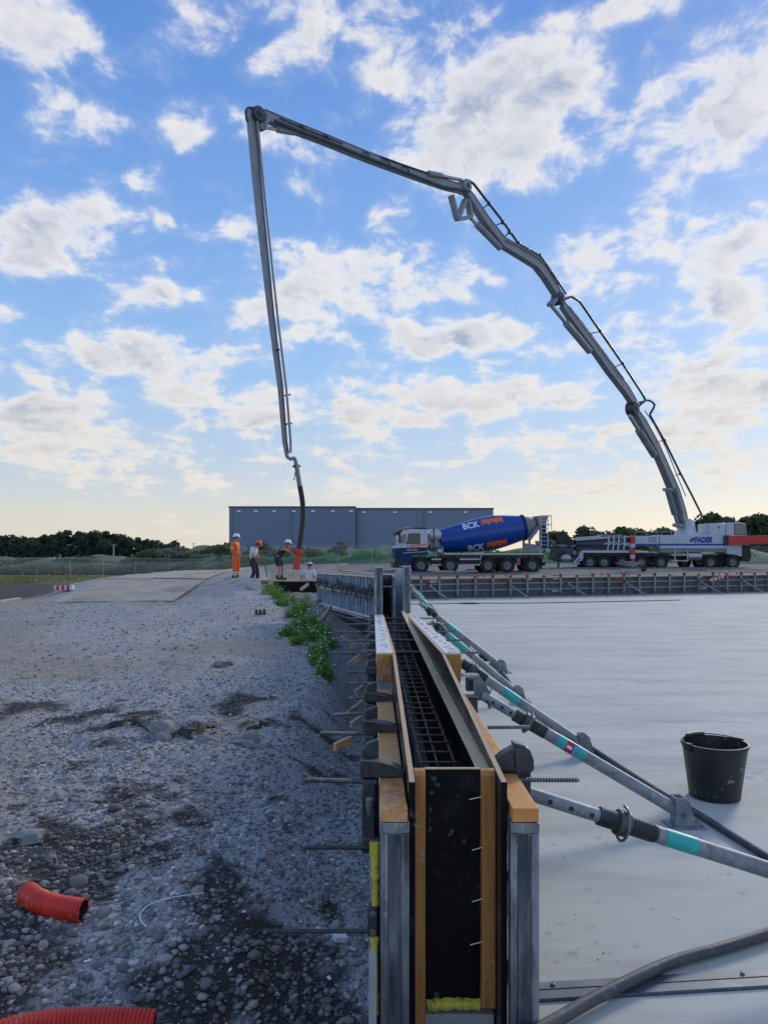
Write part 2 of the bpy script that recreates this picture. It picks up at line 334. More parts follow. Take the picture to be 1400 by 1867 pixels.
class Thing:
    "an Empty at the base of the thing with its parts below it; parts are given in world space unless loc is set"
    def __init__(s, name, label, cat, group=None, loc=None, rz=0):
        s.name, s.label, s.cat, s.group, s.loc, s.rz = name, label, cat, group, loc, rz; s.parts = []
    def add(s, name, mb, mat, parent=None, label=None, bev=0, smooth=35, mesh=None, loc=None, kind=None):
        d = dict(name=name, mb=mb, mat=mat, parent=parent, label=label, bev=bev, smooth=smooth, mesh=mesh, loc=loc, kind=kind)
        s.parts.append(d); return d
    def done(s):
        off = Vector((0, 0, 0))
        if s.loc is None:
            a = np.concatenate([np.array(p['mb'].v, float) for p in s.parts if p['mb']])
            lo, hi = a.min(0), a.max(0); off = Vector(((lo[0]+hi[0])/2, (lo[1]+hi[1])/2, lo[2]))
        root = bpy.data.objects.new(s.name, None); C.objects.link(root); root.empty_display_size = .2
        root.location = off if s.loc is None else s.loc; root.rotation_euler.z = s.rz
        props(root, s.label, s.cat, s.group)
        for p in s.parts:
            me = p['mesh']
            if me is None:
                me = raw_mesh(p['name'], np.array([tuple(q) for q in p['mb'].v], float)-np.array(off), p['mb'].f, p['mat'], p['smooth']); p['mesh_out'] = me
            o = bpy.data.objects.new(p['name'], me); C.objects.link(o); p['obj'] = o
            o.parent = p['parent']['obj'] if p['parent'] else root
            if p['loc'] is not None: o.location = Vector(p['loc'])-(off if p['parent'] is None else Vector((0, 0, 0)))
            props(o, p['label'], kind=p['kind'])
            if p['bev']: bevel(o, p['bev'])
        return root
def single(name, label, cat, mb, mat, group=None, bev=0, smooth=35, kind=None):
    a = np.array([tuple(q) for q in mb.v], float); lo, hi = a.min(0), a.max(0); off = np.array(((lo[0]+hi[0])/2, (lo[1]+hi[1])/2, lo[2]))
    o = bpy.data.objects.new(name, raw_mesh(name, a-off, mb.f, mat, smooth)); C.objects.link(o); o.location = off
    props(o, label, cat, group, kind)
    if bev: bevel(o, bev)
    return o
def struct(name, mb, mat, smooth=35, kind='structure'):
    o = bpy.data.objects.new(name, raw_mesh(name, mb.v, mb.f, mat, smooth)); C.objects.link(o); props(o, kind=kind); return o
def dup(root, loc, rz=0, label=None, group=None, scale=None):
    def cp(o, par):
        c = o.copy(); C.objects.link(c)
        if par is not None: c.parent = par
        for ch in o.children: cp(ch, c)
        return c
    r = cp(root, None); r.location = loc; r.rotation_euler.z = rz
    if label: r['label'] = label
    if group: r['group'] = group
    if scale: r.scale = scale
    return r
ORD = ['first', 'second', 'third', 'fourth', 'fifth', 'sixth', 'seventh', 'eighth', 'ninth', 'tenth', 'eleventh', 'twelfth', 'thirteenth', 'fourteenth',
       'fifteenth', 'sixteenth', 'seventeenth', 'eighteenth', 'nineteenth', 'twentieth', 'twenty-first', 'twenty-second', 'twenty-third', 'twenty-fourth']
def text_geo(body, size, extrude=0.0, cuts=0, bold=.0):
    cu = bpy.data.curves.new('t', 'FONT'); cu.body = body; cu.size = size; cu.extrude = extrude; cu.offset = bold; cu.resolution_u = 3
    o = bpy.data.objects.new('t', cu); C.objects.link(o); bpy.context.view_layer.update()
    me = bpy.data.meshes.new_from_object(o.evaluated_get(bpy.context.evaluated_depsgraph_get()))
    bm = bmesh.new(); bm.from_mesh(me); bmesh.ops.triangulate(bm, faces=bm.faces)
    for _ in range(cuts): bmesh.ops.subdivide_edges(bm, edges=bm.edges, cuts=1)
    bm.verts.ensure_lookup_table(); v = [p.co.copy() for p in bm.verts]; f = [tuple(q.index for q in g.verts) for g in bm.faces]
    bm.free(); bpy.data.objects.remove(o); bpy.data.meshes.remove(me); return v, f
def vnoise(x, y, seed=0):
    xi, yi = np.floor(x).astype(np.int64), np.floor(y).astype(np.int64); fx, fy = x-xi, y-yi
    def h(a, b):
        n = (a*374761393+b*668265263+seed*982451653) & 0x7fffffff; n = ((n ^ (n >> 13))*1274126177) & 0x7fffffff
        return ((n ^ (n >> 16)) & 0xffff)/65535.0
    u, w = fx*fx*(3-2*fx), fy*fy*(3-2*fy)
    return (h(xi, yi)*(1-u)+h(xi+1, yi)*u)*(1-w)+(h(xi, yi+1)*(1-u)+h(xi+1, yi+1)*u)*w-.5
def fbm(x, y, sc, o=4, seed=0):
    t = 0; a = 1.0
    for i in range(o): t = t+a*vnoise(x*sc, y*sc, seed+i*17); a *= .5; sc *= 2.03
    return t
def sst(x, a, b):
    t = np.clip((x-a)/(b-a), 0, 1); return t*t*(3-2*t)

# ------------------------------------------------------------------ wall line (near form) and far slab edge
def WC(d): return .287-.0146*d
def Wp(v, d, z): return Vector((WC(d)+v, d, z))
BA = R(18.0)                                   # the building grid is turned against the near wall
FE0 = Vector((.55, 25.5, 0)); FED = Vector((math.cos(BA), math.sin(BA), 0))   # far slab edge
# ------------------------------------------------------------------ ground
def edge_x(y): return np.where(y < 10, -.80, -.80-(y-10)*.19)
def gz_base(x, y):
    z = -.12+0*x
    ex = edge_x(y)
    z = z+.10*sst(x, ex-2.6, ex-.9)*sst(y, 4, 9)                       # crest of the berm
    drop = sst(x, ex-.15, ex+.55)*np.where(y < 33, 1, 0)
    z = z-drop*(.30+.10*sst(y, 6, 8)-.34*sst(y, 9.5, 14.5))
    z = z+.42*sst(x, ex+.2, ex+.9)*sst(y, 13.5, 19)*(1-sst(y, 21, 26))*(x < 2)
    z = z-.62*sst(x, -4.9, -4.6)*(1-sst(x, -1.6, -1.2))*sst(y, 29.2, 30.2)*(1-sst(y, 32.2, 33.0))
    z = z-.16*np.exp(-((x+.9)/.9)**2-((y-2.9)/.8)**2)
    # ramp with the road plates, workers' ground
    ramp = sst(y, 25.5, 32)*.62*(1-.55*sst(y, 44, 60))
    z = z+ramp*sst(x, -14, -11.2)*(1-sst(x, -5.0-.0*y, -4.2))
    # left lower land
    z = z-.75*(1-sst(x, -17, -11.5))*sst(y, 22, 40)
    z = z-.25*(1-sst(x, -17, -11.5))*sst(y, 45, 80)
    # beyond the far slab edge
    far = (y-FE0.y)*FED.x-(x-FE0.x)*FED.y
    right = sst(x, WC(10)-.2, WC(10)+.2)
    under = sst(x, WC(10)-.2, WC(10)-.05)*(1-sst(far, .3, .9))
    z = np.where(under > 0, z*(1-under)-.55*under, z)
    z = z+np.where(far > .3, sst(far, .6, 3)*.10+sst(y, 40, 60)*.20, 0)*sst(x, -6, -2)
    z = z-.5*sst(y, 75, 110)
    return z
def gz(x, y):
    x, y = np.asarray(x, float), np.asarray(y, float)
    z = gz_base(x, y)
    open_ = 1-sst(x, -.15, .1)*(y < 32)
    near = np.clip((y+4)/9, .35, 2.0)
    z = z+open_*(fbm(x, y, 1.1, 4, 3)*.10+fbm(x, y, 5, 3, 9)*.045)*np.where(x < 0, 1, .6)
    z = z+fbm(x, y, .15, 3, 21)*.16*sst(y, 14, 40)
    # two shallow heaps on the gravel
    z = z+.10*np.exp(-((x+1.9)/.45)**2-((y-6.2)/.35)**2)+.08*np.exp(-((x+1.2)/.35)**2-((y-6.0)/.3)**2)
    return z
def gzs(x, y): return float(gz(np.array([x]), np.array([y]))[0])

def ground_material():
    mt = mk('ground', (.31, .305, .30), (.46, .45, .435), 9, .95)
    N = mt.node_tree.nodes; L = mt.node_tree.links; b = N['Principled BSDF']
    src = b.inputs['Base Color'].links[0].from_socket
    tc = N.new('ShaderNodeTexCoord')
    v = N.new('ShaderNodeTexVoronoi'); v.inputs['Scale'].default_value = 26; L.new(tc.outputs['Object'], v.inputs['Vector'])
    v2 = N.new('ShaderNodeTexVoronoi'); v2.inputs['Scale'].default_value = 75; L.new(tc.outputs['Object'], v2.inputs['Vector'])
    def mix(f, a, c, mode='MIX'):
        n = N.new('ShaderNodeMix'); n.data_type = 'RGBA'; n.blend_type = mode
        for s, q in ((n.inputs[0], f), (n.inputs[6], a), (n.inputs[7], c)):
            if isinstance(q, bpy.types.NodeSocket): L.new(q, s)
            elif isinstance(q, tuple): s.default_value = (*q, 1)
            else: s.default_value = q
        return n.outputs[2]
    sep = N.new('ShaderNodeSeparateColor'); L.new(v.outputs['Color'], sep.inputs[0])
    sp2 = N.new('ShaderNodeSeparateColor'); L.new(v2.outputs['Color'], sp2.inputs[0])
    def mr(x, a, c, d=0, e=1):
        n = N.new('ShaderNodeMapRange'); L.new(x, n.inputs[0]); n.inputs[1].default_value = a; n.inputs[2].default_value = c; n.inputs[3].default_value = d; n.inputs[4].default_value = e; return n.outputs[0]
    col = mix(mr(sep.outputs[0], .55, 1, 0, .55), src, (.46, .445, .42))
    col = mix(mr(sp2.outputs[0], .6, 1, 0, .6), col, (.52, .51, .49))
    col = mix(mr(sp2.outputs[1], .7, 1, 0, .6), col, (.075, .07, .065))
    at = N.new('ShaderNodeVertexColor'); at.layer_name = 'zone'; az = N.new('ShaderNodeSeparateColor'); L.new(at.outputs[0], az.inputs[0])
    col = mix(mr(az.outputs[1], 0, 1, 0, .75), col, (.33, .285, .225))
    col = mix(mr(az.outputs[2], 0, 1, 0, .85), col, (.44, .465, .48))
    nz = N.new('ShaderNodeTexNoise'); nz.inputs['Scale'].default_value = 14; nz.inputs['Detail'].default_value = 5; L.new(tc.outputs['Object'], nz.inputs['Vector'])
    soil = mix(nz.outputs[0], (.022, .018, .015), (.075, .064, .052))
    col = mix(az.outputs[0], col, soil)
    L.new(col, b.inputs['Base Color'])
    ad = N.new('ShaderNodeMath'); ad.operation = 'ADD'; L.new(v.outputs['Distance'], ad.inputs[0]); L.new(v2.outputs['Distance'], ad.inputs[1])
    bp = N.new('ShaderNodeBump'); bp.inputs['Strength'].default_value = .8; bp.inputs['Distance'].default_value = .02; bp.invert = True
    L.new(ad.outputs[0], bp.inputs['Height']); L.new(bp.outputs[0], b.inputs['Normal'])
ground_material()
def zones(x, y):
    soil = sst(fbm(x, y, .9, 4, 40)*.7+fbm(x, y, 3.3, 5, 44)*.75+.46*np.exp(-((x+.95)/1.15)**2-((y-2.9)/1.3)**2)+.22*np.exp(-((x+1.6)/.7)**2-((y-4.3)/.7)**2)+.25*np.exp(-((x+1.7)/.35)**2-((y-4.6)/.4)**2), .16, .34)*(y < 9)
    soil = np.maximum(soil, sst(y, 26, 32)*(1-sst(x, -13.5, -11.8))*.95*(1-sst(y, 60, 72)))      # dark soil left of the plates
    soil = np.maximum(soil, sst(x, edge_x(y)-.1, edge_x(y)+.5)*sst(y, 7, 10)*.55*(x < 0))
    soil = np.maximum(soil, sst(y, 28, 34)*sst(x, -5, -1)*.62)
    tan = sst(fbm(x, y, .35, 3, 50)+.55*sst(-x/np.maximum(y, 1), .30, .55)*sst(y, 7, 14)+.35*np.exp(-((x+1.45)/.4)**2-((y-7.0)/.6)**2), .15, .5)
    tan = np.maximum(tan, .85*sst(fbm(x, y, 1.4, 4, 77)*.5+sst(-x/np.maximum(y, 1), .36, .52)*.8, .25, .6)*(y < 9))
    tan = np.maximum(tan, .8*sst(y, 66, 72)*sst(x, -22, -14))
    slur = sst(fbm(x, y, 1.6, 4, 60)+.50*np.exp(-((x+.42)/.40)**2-((y-4.8)/1.8)**2)+.38*np.exp(-((x+.40)/.35)**2-((y-3.5)/.8)**2)+fbm(x, y, 7, 3, 66)*.3, .24, .44)*(y < 9)*(x > -1.2)
    return soil, tan, slur
def build_ground():
    xs = np.unique(np.concatenate([np.linspace(-400, -40, 25), np.linspace(-40, -8, 65), np.linspace(-8, -3.5, 60), np.linspace(-3.5, .5, 105), np.linspace(.5, 30, 50), np.linspace(30, 420, 25)]))
    ys = np.unique(np.concatenate([np.linspace(-30, 1.6, 10), np.linspace(1.6, 7, 125), np.linspace(7, 14, 85), np.linspace(14, 36, 100), np.linspace(36, 80, 60), np.linspace(80, 900, 30)]))
    X, Y = np.meshgrid(xs, ys); Z = gz(X, Y); nx, ny = len(xs), len(ys)
    me = bpy.data.meshes.new('ground')
    idx = np.arange(nx*ny).reshape(ny, nx)
    fc = np.stack([idx[:-1, :-1], idx[:-1, 1:], idx[1:, 1:], idx[1:, :-1]], -1).reshape(-1, 4)
    me.from_pydata(np.stack([X, Y, Z], -1).reshape(-1, 3).tolist(), [], fc.tolist())
    me.materials.append(MAT['ground']); me.shade_smooth()
    s, t, l = zones(X.ravel(), Y.ravel())
    ca = me.color_attributes.new('zone', 'FLOAT_COLOR', 'POINT')
    ca.data.foreach_set('color', np.stack([s, t, l, np.ones_like(s)], -1).astype(np.float32).ravel())
    o = bpy.data.objects.new('ground', me); C.objects.link(o); props(o, kind='structure'); return o
ground = build_ground()

# slabs ------------------------------------------------------------
SX = .47
slab = MB(); fa = FE0+FED*(-.1)-Vector((-FED.y, FED.x, 0))*0; fb = FE0+FED*90
near0, near1 = (SX, 2.83), (60, 2.83+.165*(60-SX)*.62)
poly = [(SX, 2.835, -.30), (60, 8.9, -.30), (fb.x, fb.y, -.30), (fa.x-.02, fa.y, -.30)]
slab.prism(poly, (0, 0, .30))
struct('concrete_slab', slab, 'concrete_slab', 0)
sl2 = MB(); sl2.prism([(SX, -6, -.30), (60, -6, -.30), (60, 8.79, -.30), (SX, 2.725, -.30)], (0, 0, .292)); struct('concrete_slab', sl2, 'concrete_slab', 0)
jp = Thing('joint_profile', 'steel edge strip along slab joint at lower right', 'edge strip')
k = (8.9-2.835)/(60-SX)
def strip(o0, o1, z0, z1, x1=9.0):
    b = MB(); b.hexa([(SX+.005, 2.835+o0, z0), (x1, 2.835+k*(x1-SX)+o0, z0), (x1, 2.835+k*(x1-SX)+o1, z0), (SX+.005, 2.835+o1, z0),
                      (SX+.005, 2.835+o0, z1), (x1, 2.835+k*(x1-SX)+o0, z1), (x1, 2.835+k*(x1-SX)+o1, z1), (SX+.005, 2.835+o1, z1)]); return b
pl = jp.add('flange', strip(-.105, -.055, -.1, .004), 'edge_steel'); jp.add('web', strip(-.05, -.004, -.1, .006), 'edge_steel')
bb = MB()
for xx in (.62, 1.35, 1.95, 2.6): bb.lathe([(0, .009), (.006, .008), (.008, .003)], (xx, 2.835+k*(xx-SX)-.03, .006), n=8)
jp.add('bolt', bb, 'edge_steel'); jp.done()


# ------------------------------------------------------------------ near wall form
def whexa(mb, v0, v1, d0, d1, z00, z01, z10=None, z11=None):
    "box along the wall; z0x/z1x bottom and top at d0 and at d1"
    z10 = z00 if z10 is None else z10; z11 = z01 if z11 is None else z11
    return mb.hexa([Wp(v0, d0, z00), Wp(v1, d0, z00), Wp(v1, d1, z10), Wp(v0, d1, z10), Wp(v0, d0, z01), Wp(v1, d0, z01), Wp(v1, d1, z11), Wp(v0, d1, z11)])
G0, G1, G2 = .144, .165, .262        # wall half gap, outside of the plywood, outside of the frame
SIDE = ((-1, 'left'), (1, 'right'))
for s, nm in SIDE:
    # end panel: extruded profile that stands facing us, rails and ribs behind it
    t = Thing('formwork_panel', f'scuffed aluminium formwork panel standing at near end of form, {nm} one', 'formwork panel')
    a, b_ = sorted((s*(G1+.001), s*G2))
    d0, zt, zb = 2.53, .704, -.06
    prof = [(a, d0+.05), (a, d0), (a+.020, d0), (a+.026, d0+.007), (a+.066, d0+.007), (a+.072, d0), (b_-.001, d0), (b_-.001, d0+.05)]
    m = MB(); m.prism([Wp(v, d, zb) for v, d in prof], (0, 0, zt-.035-zb)); t.add('end_profile', m, 'alu', bev=.002)
    m = MB(); whexa(m, a+.027, a+.065, d0+.0045, d0+.0069, zb, zt-.04); t.add('recess', m, 'alu_dark')
    m = MB(); whexa(m, a, b_, d0-.001, d0+.06, zt-.034, zt); t.add('top_cap', m, 'alu', bev=.002)
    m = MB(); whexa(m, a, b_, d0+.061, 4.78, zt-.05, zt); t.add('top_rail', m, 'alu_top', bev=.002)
    m = MB(); whexa(m, a, b_, d0+.061, 4.78, zb, zb+.05); t.add('bottom_rail', m, 'alu')
    for dd in (2.95, 3.4, 3.85, 4.3, 4.7):
        m = MB(); whexa(m, a+.005, b_-.005, dd, dd+.05, zb+.05, zt-.05); t.add('rib', m, 'galv_panel')
    for zz in (.18, .48):
        m = MB(); whexa(m, a+.002, b_-.002, d0+.061, 4.75, zz, zz+.04); t.add('cross_rail', m, 'galv_panel')
    t.done()
    # plywood facing
    t = Thing('plywood_sheet', f'black film-faced plywood with pale layered top edge, {nm} side of form', 'plywood')
    i0, i1 = sorted((s*G0, s*G1)); dA, dB = 2.585, 4.80
    m = MB(); whexa(m, i0+.0015, i1-.0015, dA+.0015, dB, -.05, .823, -.05, .958); t.add('core', m, 'ply_edge')
    for v0, v1 in ((i0, i0+.0013), (i1-.0013, i1)):
        m = MB(); whexa(m, v0, v1, dA+.0015, dB, -.05, .8225, -.05, .9575); t.add('film_face', m, 'film_ply')
    m = MB(); whexa(m, i0, i1, dA, dA+.0013, -.05, .8215); t.add('sealed_end', m, 'black_board')
    t.done()
    # timber fillers lying on the panel
    if s < 0:
        segs = [(2.53, 3.02), (3.025, 3.75), (3.76, 4.30), (4.31, 4.76)]
    else:
        segs = [(2.53, 3.55), (3.56, 4.76)]
    for i, (q0, q1) in enumerate(segs):
        m = MB(); a2, b2 = sorted((s*(G1+.008), s*(G2-.002)))
        dz = .002*i*(-1)**i
        whexa(m, a2, b2, q0, q1, zt+.002, zt+.048+dz)
        single('timber_beam', f'orange timber filler on {nm} panel top, {ORD[i]} from the near end', 'timber', m, 'wood' if i else 'wood_front', 'timber fillers on the form', bev=.003)

# end board with its two battens
t = Thing('end_board', 'black end board closing the form between two timber battens', 'board')
m = MB(); whexa(m, -G0+.042, G0-.052, 2.722, 2.741, .012, .826); t.add('panel', m, 'black_board')
m = MB(); whexa(m, -G0+.042, G0-.052, 2.7225, 2.7405, .8262, .8295); t.add('top_edge', m, 'ply_edge')
for v0, v1, bt in ((-G0+.001, -G0+.041, -.08), (G0-.051, G0-.002, .0)):
    m = MB(); whexa(m, v0, v1, 2.685, 2.735, bt, .812)
    m.hexa([Wp(v0, 2.6852, .8121), Wp(v1, 2.6852, .8121), Wp(v1, 2.7348, .8121), Wp(v0, 2.7348, .8121), Wp(v0, 2.700, .829), Wp(v1, 2.700, .829), Wp(v1, 2.7348, .829), Wp(v0, 2.7348, .829)])
    t.add('batten', m, 'batten_wood', bev=.002)
nz = ((.742, .045), (.565, .036), (.385, .036), (.235, .042))
for z, ln in nz:
    m = MB(); m.tube(Wp(G0-.050, 2.683, z), Wp(G0-.050-ln, 2.676, z-.007), .0016, n=6); t.add('nail', m, 'white_print')
t.done()
m = MB(); whexa(m, -G0+.006, G0-.006, 2.70, 4.7, -.45, -.028); whexa(m, -.30, -.275, 2.45, 4.9, -.45, .27); single('concrete_kicker', 'rough grey concrete footing under the black end board', 'footing', m, 'concrete')
def foam(name, label, pts, r):
    m = MB(); pts = [Vector(p) for p in pts]; out = []
    for i in range(len(pts)-1):
        for k_ in range(6): out.append(pts[i].lerp(pts[i+1], k_/6))
    out.append(pts[-1]); m.path(out, [r*(.75+.5*random.random()) for _ in out], 8)
    m.v = [(x+random.uniform(-1, 1)*r*.15, y, z) for x, y, z in m.v]
    single(name, label, 'foam', m, 'foam')
foam('foam_seam', 'yellow foam seam squeezed out below black end board', [Wp(-G0+.05, 2.712, -.004), Wp(0, 2.708, .006), Wp(G0-.055, 2.712, 0)], .022)
foam('foam_strip', 'upper yellow foam strip beside left aluminium panel', [Wp(-.281, 2.56, .63), Wp(-.280, 2.56, .52), Wp(-.279, 2.56, .42)], .014)
foam('foam_strip', 'lower yellow foam strip beside left aluminium panel', [Wp(-.281, 2.56, .31), Wp(-.279, 2.56, .18), Wp(-.278, 2.56, .06)], .013)
# fitting with two bolts on the left panel
t = Thing('panel_fitting', 'black steel fitting with two bolts on left panel flank', 'fitting')
m = MB(); m.obox(Wp(-.286, 2.60, .355), (.034, .05, .10)); t.add('plate', m, 'dark_steel', bev=.006)
for z in (.385, .325): m = MB(); m.lathe([(0, .012), (.008, .012), (.009, .006)], Wp(-.286, 2.575, z), (0, -1, 0), 10); t.add('bolt', m, 'rod_steel')
t.done()

# triangular lath on the right inner face
t = Thing('chamfer_strip', 'pale timber lath running inside the form along right plywood', 'timber strip')
for i, (q0, q1) in enumerate(((2.75, 4.9), (4.905, 7.3), (7.305, 10.4))):
    m = MB(); A = [Wp(G0-.052, q0, .800), Wp(G0-.001, q0, .800), Wp(G0-.001, q0, .745)]; B = [Wp(G0-.052, q1, .800), Wp(G0-.001, q1, .800), Wp(G0-.001, q1, .745)]
    m.quadmesh(A+B, [(0, 1, 2), (5, 4, 3), (0, 3, 4, 1), (1, 4, 5, 2), (2, 5, 3, 0)]); t.add('lath', m, 'pale_wood')
t.done()

# reinforcement cage inside
t = Thing('rebar_cage', 'rusty reinforcement cage lying inside the black form', 'rebar')
for v in (-.075, 0, .075):
    m = MB(); m.path([Wp(v, d, .66+.004*math.sin(d*3+v*40)) for d in np.linspace(3.36, 11.5, 30)], .0055, 6); t.add('long_bar', m, 'rebar')
m = MB(); m.path([(-.092, 0, -.5), (-.092, 0, -.006), (-.084, 0, 0), (.084, 0, .0), (.092, 0, -.006), (.092, 0, -.5)], .005, 6)
stm = raw_mesh('stirrup', m.v, m.f, 'rebar')
for i, d in enumerate(np.arange(3.39, 10.2, .17)):
    t.add('stirrup', None, None, mesh=stm, loc=Wp(random.uniform(-.004, .004), d+random.uniform(-.012, .012), .667+random.uniform(-.004, .006)))
t.done()
fb_ = MB(); whexa(fb_, -G0+.001, G0-.001, 2.745, 10.4, -.4, -.02); single('wall_footing', 'dark wet concrete at the bottom inside the form', 'footing', fb_, 'concrete')

# middle panels: taller, timber block at their near end
for s, nm in SIDE:
    a, b_ = sorted((s*(G1+.001), s*(G2+.003)))
    zt = lambda d: .963-(d-4.82)*.0355
    cuts = [4.82, 6.1, 7.5, 8.9, 9.98] if s < 0 else [4.82, 6.4, 8.2, 10.28]
    for i in range(len(cuts)-1):
        q0, q1 = cuts[i]+.003, cuts[i+1]-.003
        t = Thing('formwork_panel', f'aluminium formwork panel with slotted bright top, {nm} row, {ORD[i]} from the timber block', 'formwork panel')
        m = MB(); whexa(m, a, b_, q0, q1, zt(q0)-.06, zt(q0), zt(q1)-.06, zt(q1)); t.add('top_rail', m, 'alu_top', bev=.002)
        n = int((q1-q0)/.16)
        for j in range(n):
            dd = q0+.06+j*.16+random.uniform(-.02, .02); w_ = random.choice((.35, .6, .8))
            m = MB(); c0 = a+.02+(b_-a-.03)*(1-w_)*random.random()
            whexa(m, c0, c0+(b_-a-.03)*w_, dd, dd+random.uniform(.015, .04), zt(dd)-.001, zt(dd)+.0025, zt(dd+.03)-.001, zt(dd+.03)+.0025); t.add('slot', m, random.choice(('alu_dark', 'alu', 'white_print')))
        m = MB(); whexa(m, a, b_, q0, q1, -.06, -.01); t.add('bottom_rail', m, 'galv_panel')
        for dd in np.arange(q0, q1-.05, .45):
            m = MB(); whexa(m, a+.004, b_-.004, dd, dd+.05, -.01, zt(dd)-.0601); t.add('rib', m, 'galv_panel')
        for zz in (.2, .5):
            m = MB(); whexa(m, a+.002, b_-.002, q0+.051, q1, zz, zz+.05); t.add('cross_rail', m, 'galv_panel')
        t.done()
    i0, i1 = sorted((s*G0, s*G1))
    t = Thing('plywood_sheet', f'dark plywood lining of the {nm} middle panels', 'plywood')
    for i in range(len(cuts)-1):
        q0, q1 = cuts[i]+.001, cuts[i+1]-.001
        m = MB(); whexa(m, i0+.0015, i1, q0, q1, -.05, zt(q0)-.003, -.05, zt(q1)-.003); co = t.add('core', m, 'ply_edge')
        ii = (i0, i0+.0013) if s > 0 else (i1-.0013, i1)
        if s < 0: m.v = [(x-.0015, y, z) for x, y, z in m.v]
        m = MB(); whexa(m, ii[0], ii[1], q0, q1, -.05, zt(q0)-.0035, -.05, zt(q1)-.0035); t.add('film_face', m, 'film_ply')
    t.done()
    m = MB(); whexa(m, a+.004, b_-.001, 4.79, 4.821, .79, .957)
    single('timber_block', f'orange timber block on end of the {nm} taller panel', 'timber', m, 'batten_wood', bev=.003)

# spacer tubes and tie rods through the form
def threaded(mb, p0, p1, r, pitch=.011):
    p0, p1 = Vector(p0), Vector(p1); L_ = (p1-p0).length; n = int(L_/pitch); pr = []
    for i in range(n): pr += [(i*pitch, r*.80), (i*pitch+pitch*.25, r*1.08), (i*pitch+pitch*.65, r*1.08)]
    pr.append((L_, r*.8)); return mb.lathe(pr, p0, p1-p0, 8)
tied = [6.3, 7.15, 7.95, 8.75, 9.5]
for i, d in enumerate(tied):
    m = MB(); m.tube(Wp(-G0+.001, d, .77), Wp(G0-.001, d, .77), .0125, n=10)
    single('spacer_tube', f'dark spacer tube across the form gap, {ORD[i]} from the camera', 'tube', m, 'boom_dark', 'spacer tubes across the form')
rods = [(-1, 2.88, .735, .28), (-1, 3.62, .74, .275), (-1, 4.12, .735, .24), (-1, 4.55, .735, .165), (-1, 5.0, .74, .18), (-1, 5.5, .74, .21)]
rods += [(-1, d, .77, ln) for d, ln in zip(tied, (.383, .345, .41, .335, .347))]
for i, (s, d, z, ln) in enumerate(rods):
    m = MB(); p0, p1 = Wp(s*(G2+.01), d, z), Wp(s*(G2+ln), d+random.uniform(-.02, .02), z+random.uniform(-.012, .008))
    threaded(m, p0, p1, .0095) if d < 4.3 else m.tube(p0, p1, .0095, n=8)
    single('tie_rod', f'steel tie rod jutting out left of the form, upper row, {ORD[i]} from the camera', 'tie rod', m, 'rod_steel', 'tie rods on the left')
for z, d, ln, lb in ((.50, 2.85, .34, 'ribbed tie rod just above dark gravel left of near panel, middle height'), (.19, 2.85, .483, 'lowest long ribbed tie rod left of near panel, close to the black fitting')):
    m = MB(); threaded(m, Wp(-.305, d, z), Wp(-.30-ln+.1, d, z), .0085); single('tie_rod', lb, 'tie rod', m, 'dark_steel', 'tie rods on the left')
rr = [(1, 2.93, .728, .297), (1, 3.75, .74, .276)]+[(1, d, .77, ln) for d, ln in zip(tied, (.377, .406, .37, .38, .36))]
for i, (s, d, z, ln) in enumerate(rr):
    m = MB(); p0, p1 = Wp(G2+.01, d, z), Wp(G2+ln-.06, d, z+random.uniform(-.006, .006))
    threaded(m, p0, p1, .0095) if d < 4.3 else m.tube(p0, p1, .0095, n=8)
    single('tie_rod', f'steel tie rod jutting out over the slab, {ORD[i]} from the camera', 'tie rod', m, 'rod_steel', 'tie rods on the right')

# clamps gripping the panel joints
def clamp(label, s, d, sc=1.0, base=.70):
    t = Thing('form_clamp', label, 'clamp', 'steel clamps on the form')
    v = lambda q: s*(G2+q)
    # upright body plate outside the panel
    m = MB(); m.prism([Wp(v(.002), d+.02, base-.25), Wp(v(.066), d+.02, base-.25), Wp(v(.066), d+.02, base+.14*sc), Wp(v(.052), d+.02, base+.165*sc), Wp(v(.002), d+.02, base+.185*sc)], (0, .03, 0)); b = t.add('body', m, 'dark_steel', bev=.004)
    for z in (base+.085*sc, base+.055*sc):
        m = MB(); m.lathe([(-.004, .013), (.004, .016), (.007, .016), (.008, .009), (.0, .008)], Wp(v(.036), d+.018, z), (0, -1, 0), 12, cap=False); t.add('eyelet', m, 'rod_steel', parent=None)
    # claw reaching over the timber to the plywood
    prof = [(.072, .055), (.072, .0), (-.02, -.002), (-.06, .006), (-.090, .012), (-.094, .030), (-.085, .052), (-.045, .078), (.0, .094), (.045, .102), (.07, .104)]
    m = MB(); m.prism([Wp(v(a*1.0), d-.035, base+.055+b_*sc*.62) for a, b_ in prof], (0, .05, 0)); t.add('claw', m, 'dark_steel', bev=.003)
    m = MB(); m.path([Wp(v(.075), d-.037, base+.12*sc), Wp(v(.0), d-.037, base+.112*sc), Wp(v(-.05), d-.037, base+.10*sc), Wp(v(-.092), d-.037, base+.08*sc)], .0035, 6); t.add('rim', m, 'rod_steel')
    # wedge and lower jaw
    m = MB(); m.obox(Wp(v(.04), d-.01, base-.09), (.05, .05, .26)); t.add('wedge', m, 'dark_steel', bev=.006)
    m = MB(); m.obox(Wp(v(.032), d-.02, base-.19), (.07, .06, .05)); t.add('jaw', m, 'dark_steel', bev=.006)
    m = MB(); m.tube(Wp(v(.038), d-.045, base-.02), Wp(v(.038), d-.02, base-.10), .014, .010, 8); t.add('bolt', m, 'galv')
    t.done()
clamp('big dark steel clamp with eyelet gripping near left timber filler', -1, 2.90)
clamp('second dark steel clamp behind it on left timber fillers', -1, 3.62, .9)
clamp('third dark steel clamp by left taller timber block', -1, 4.35, .85)
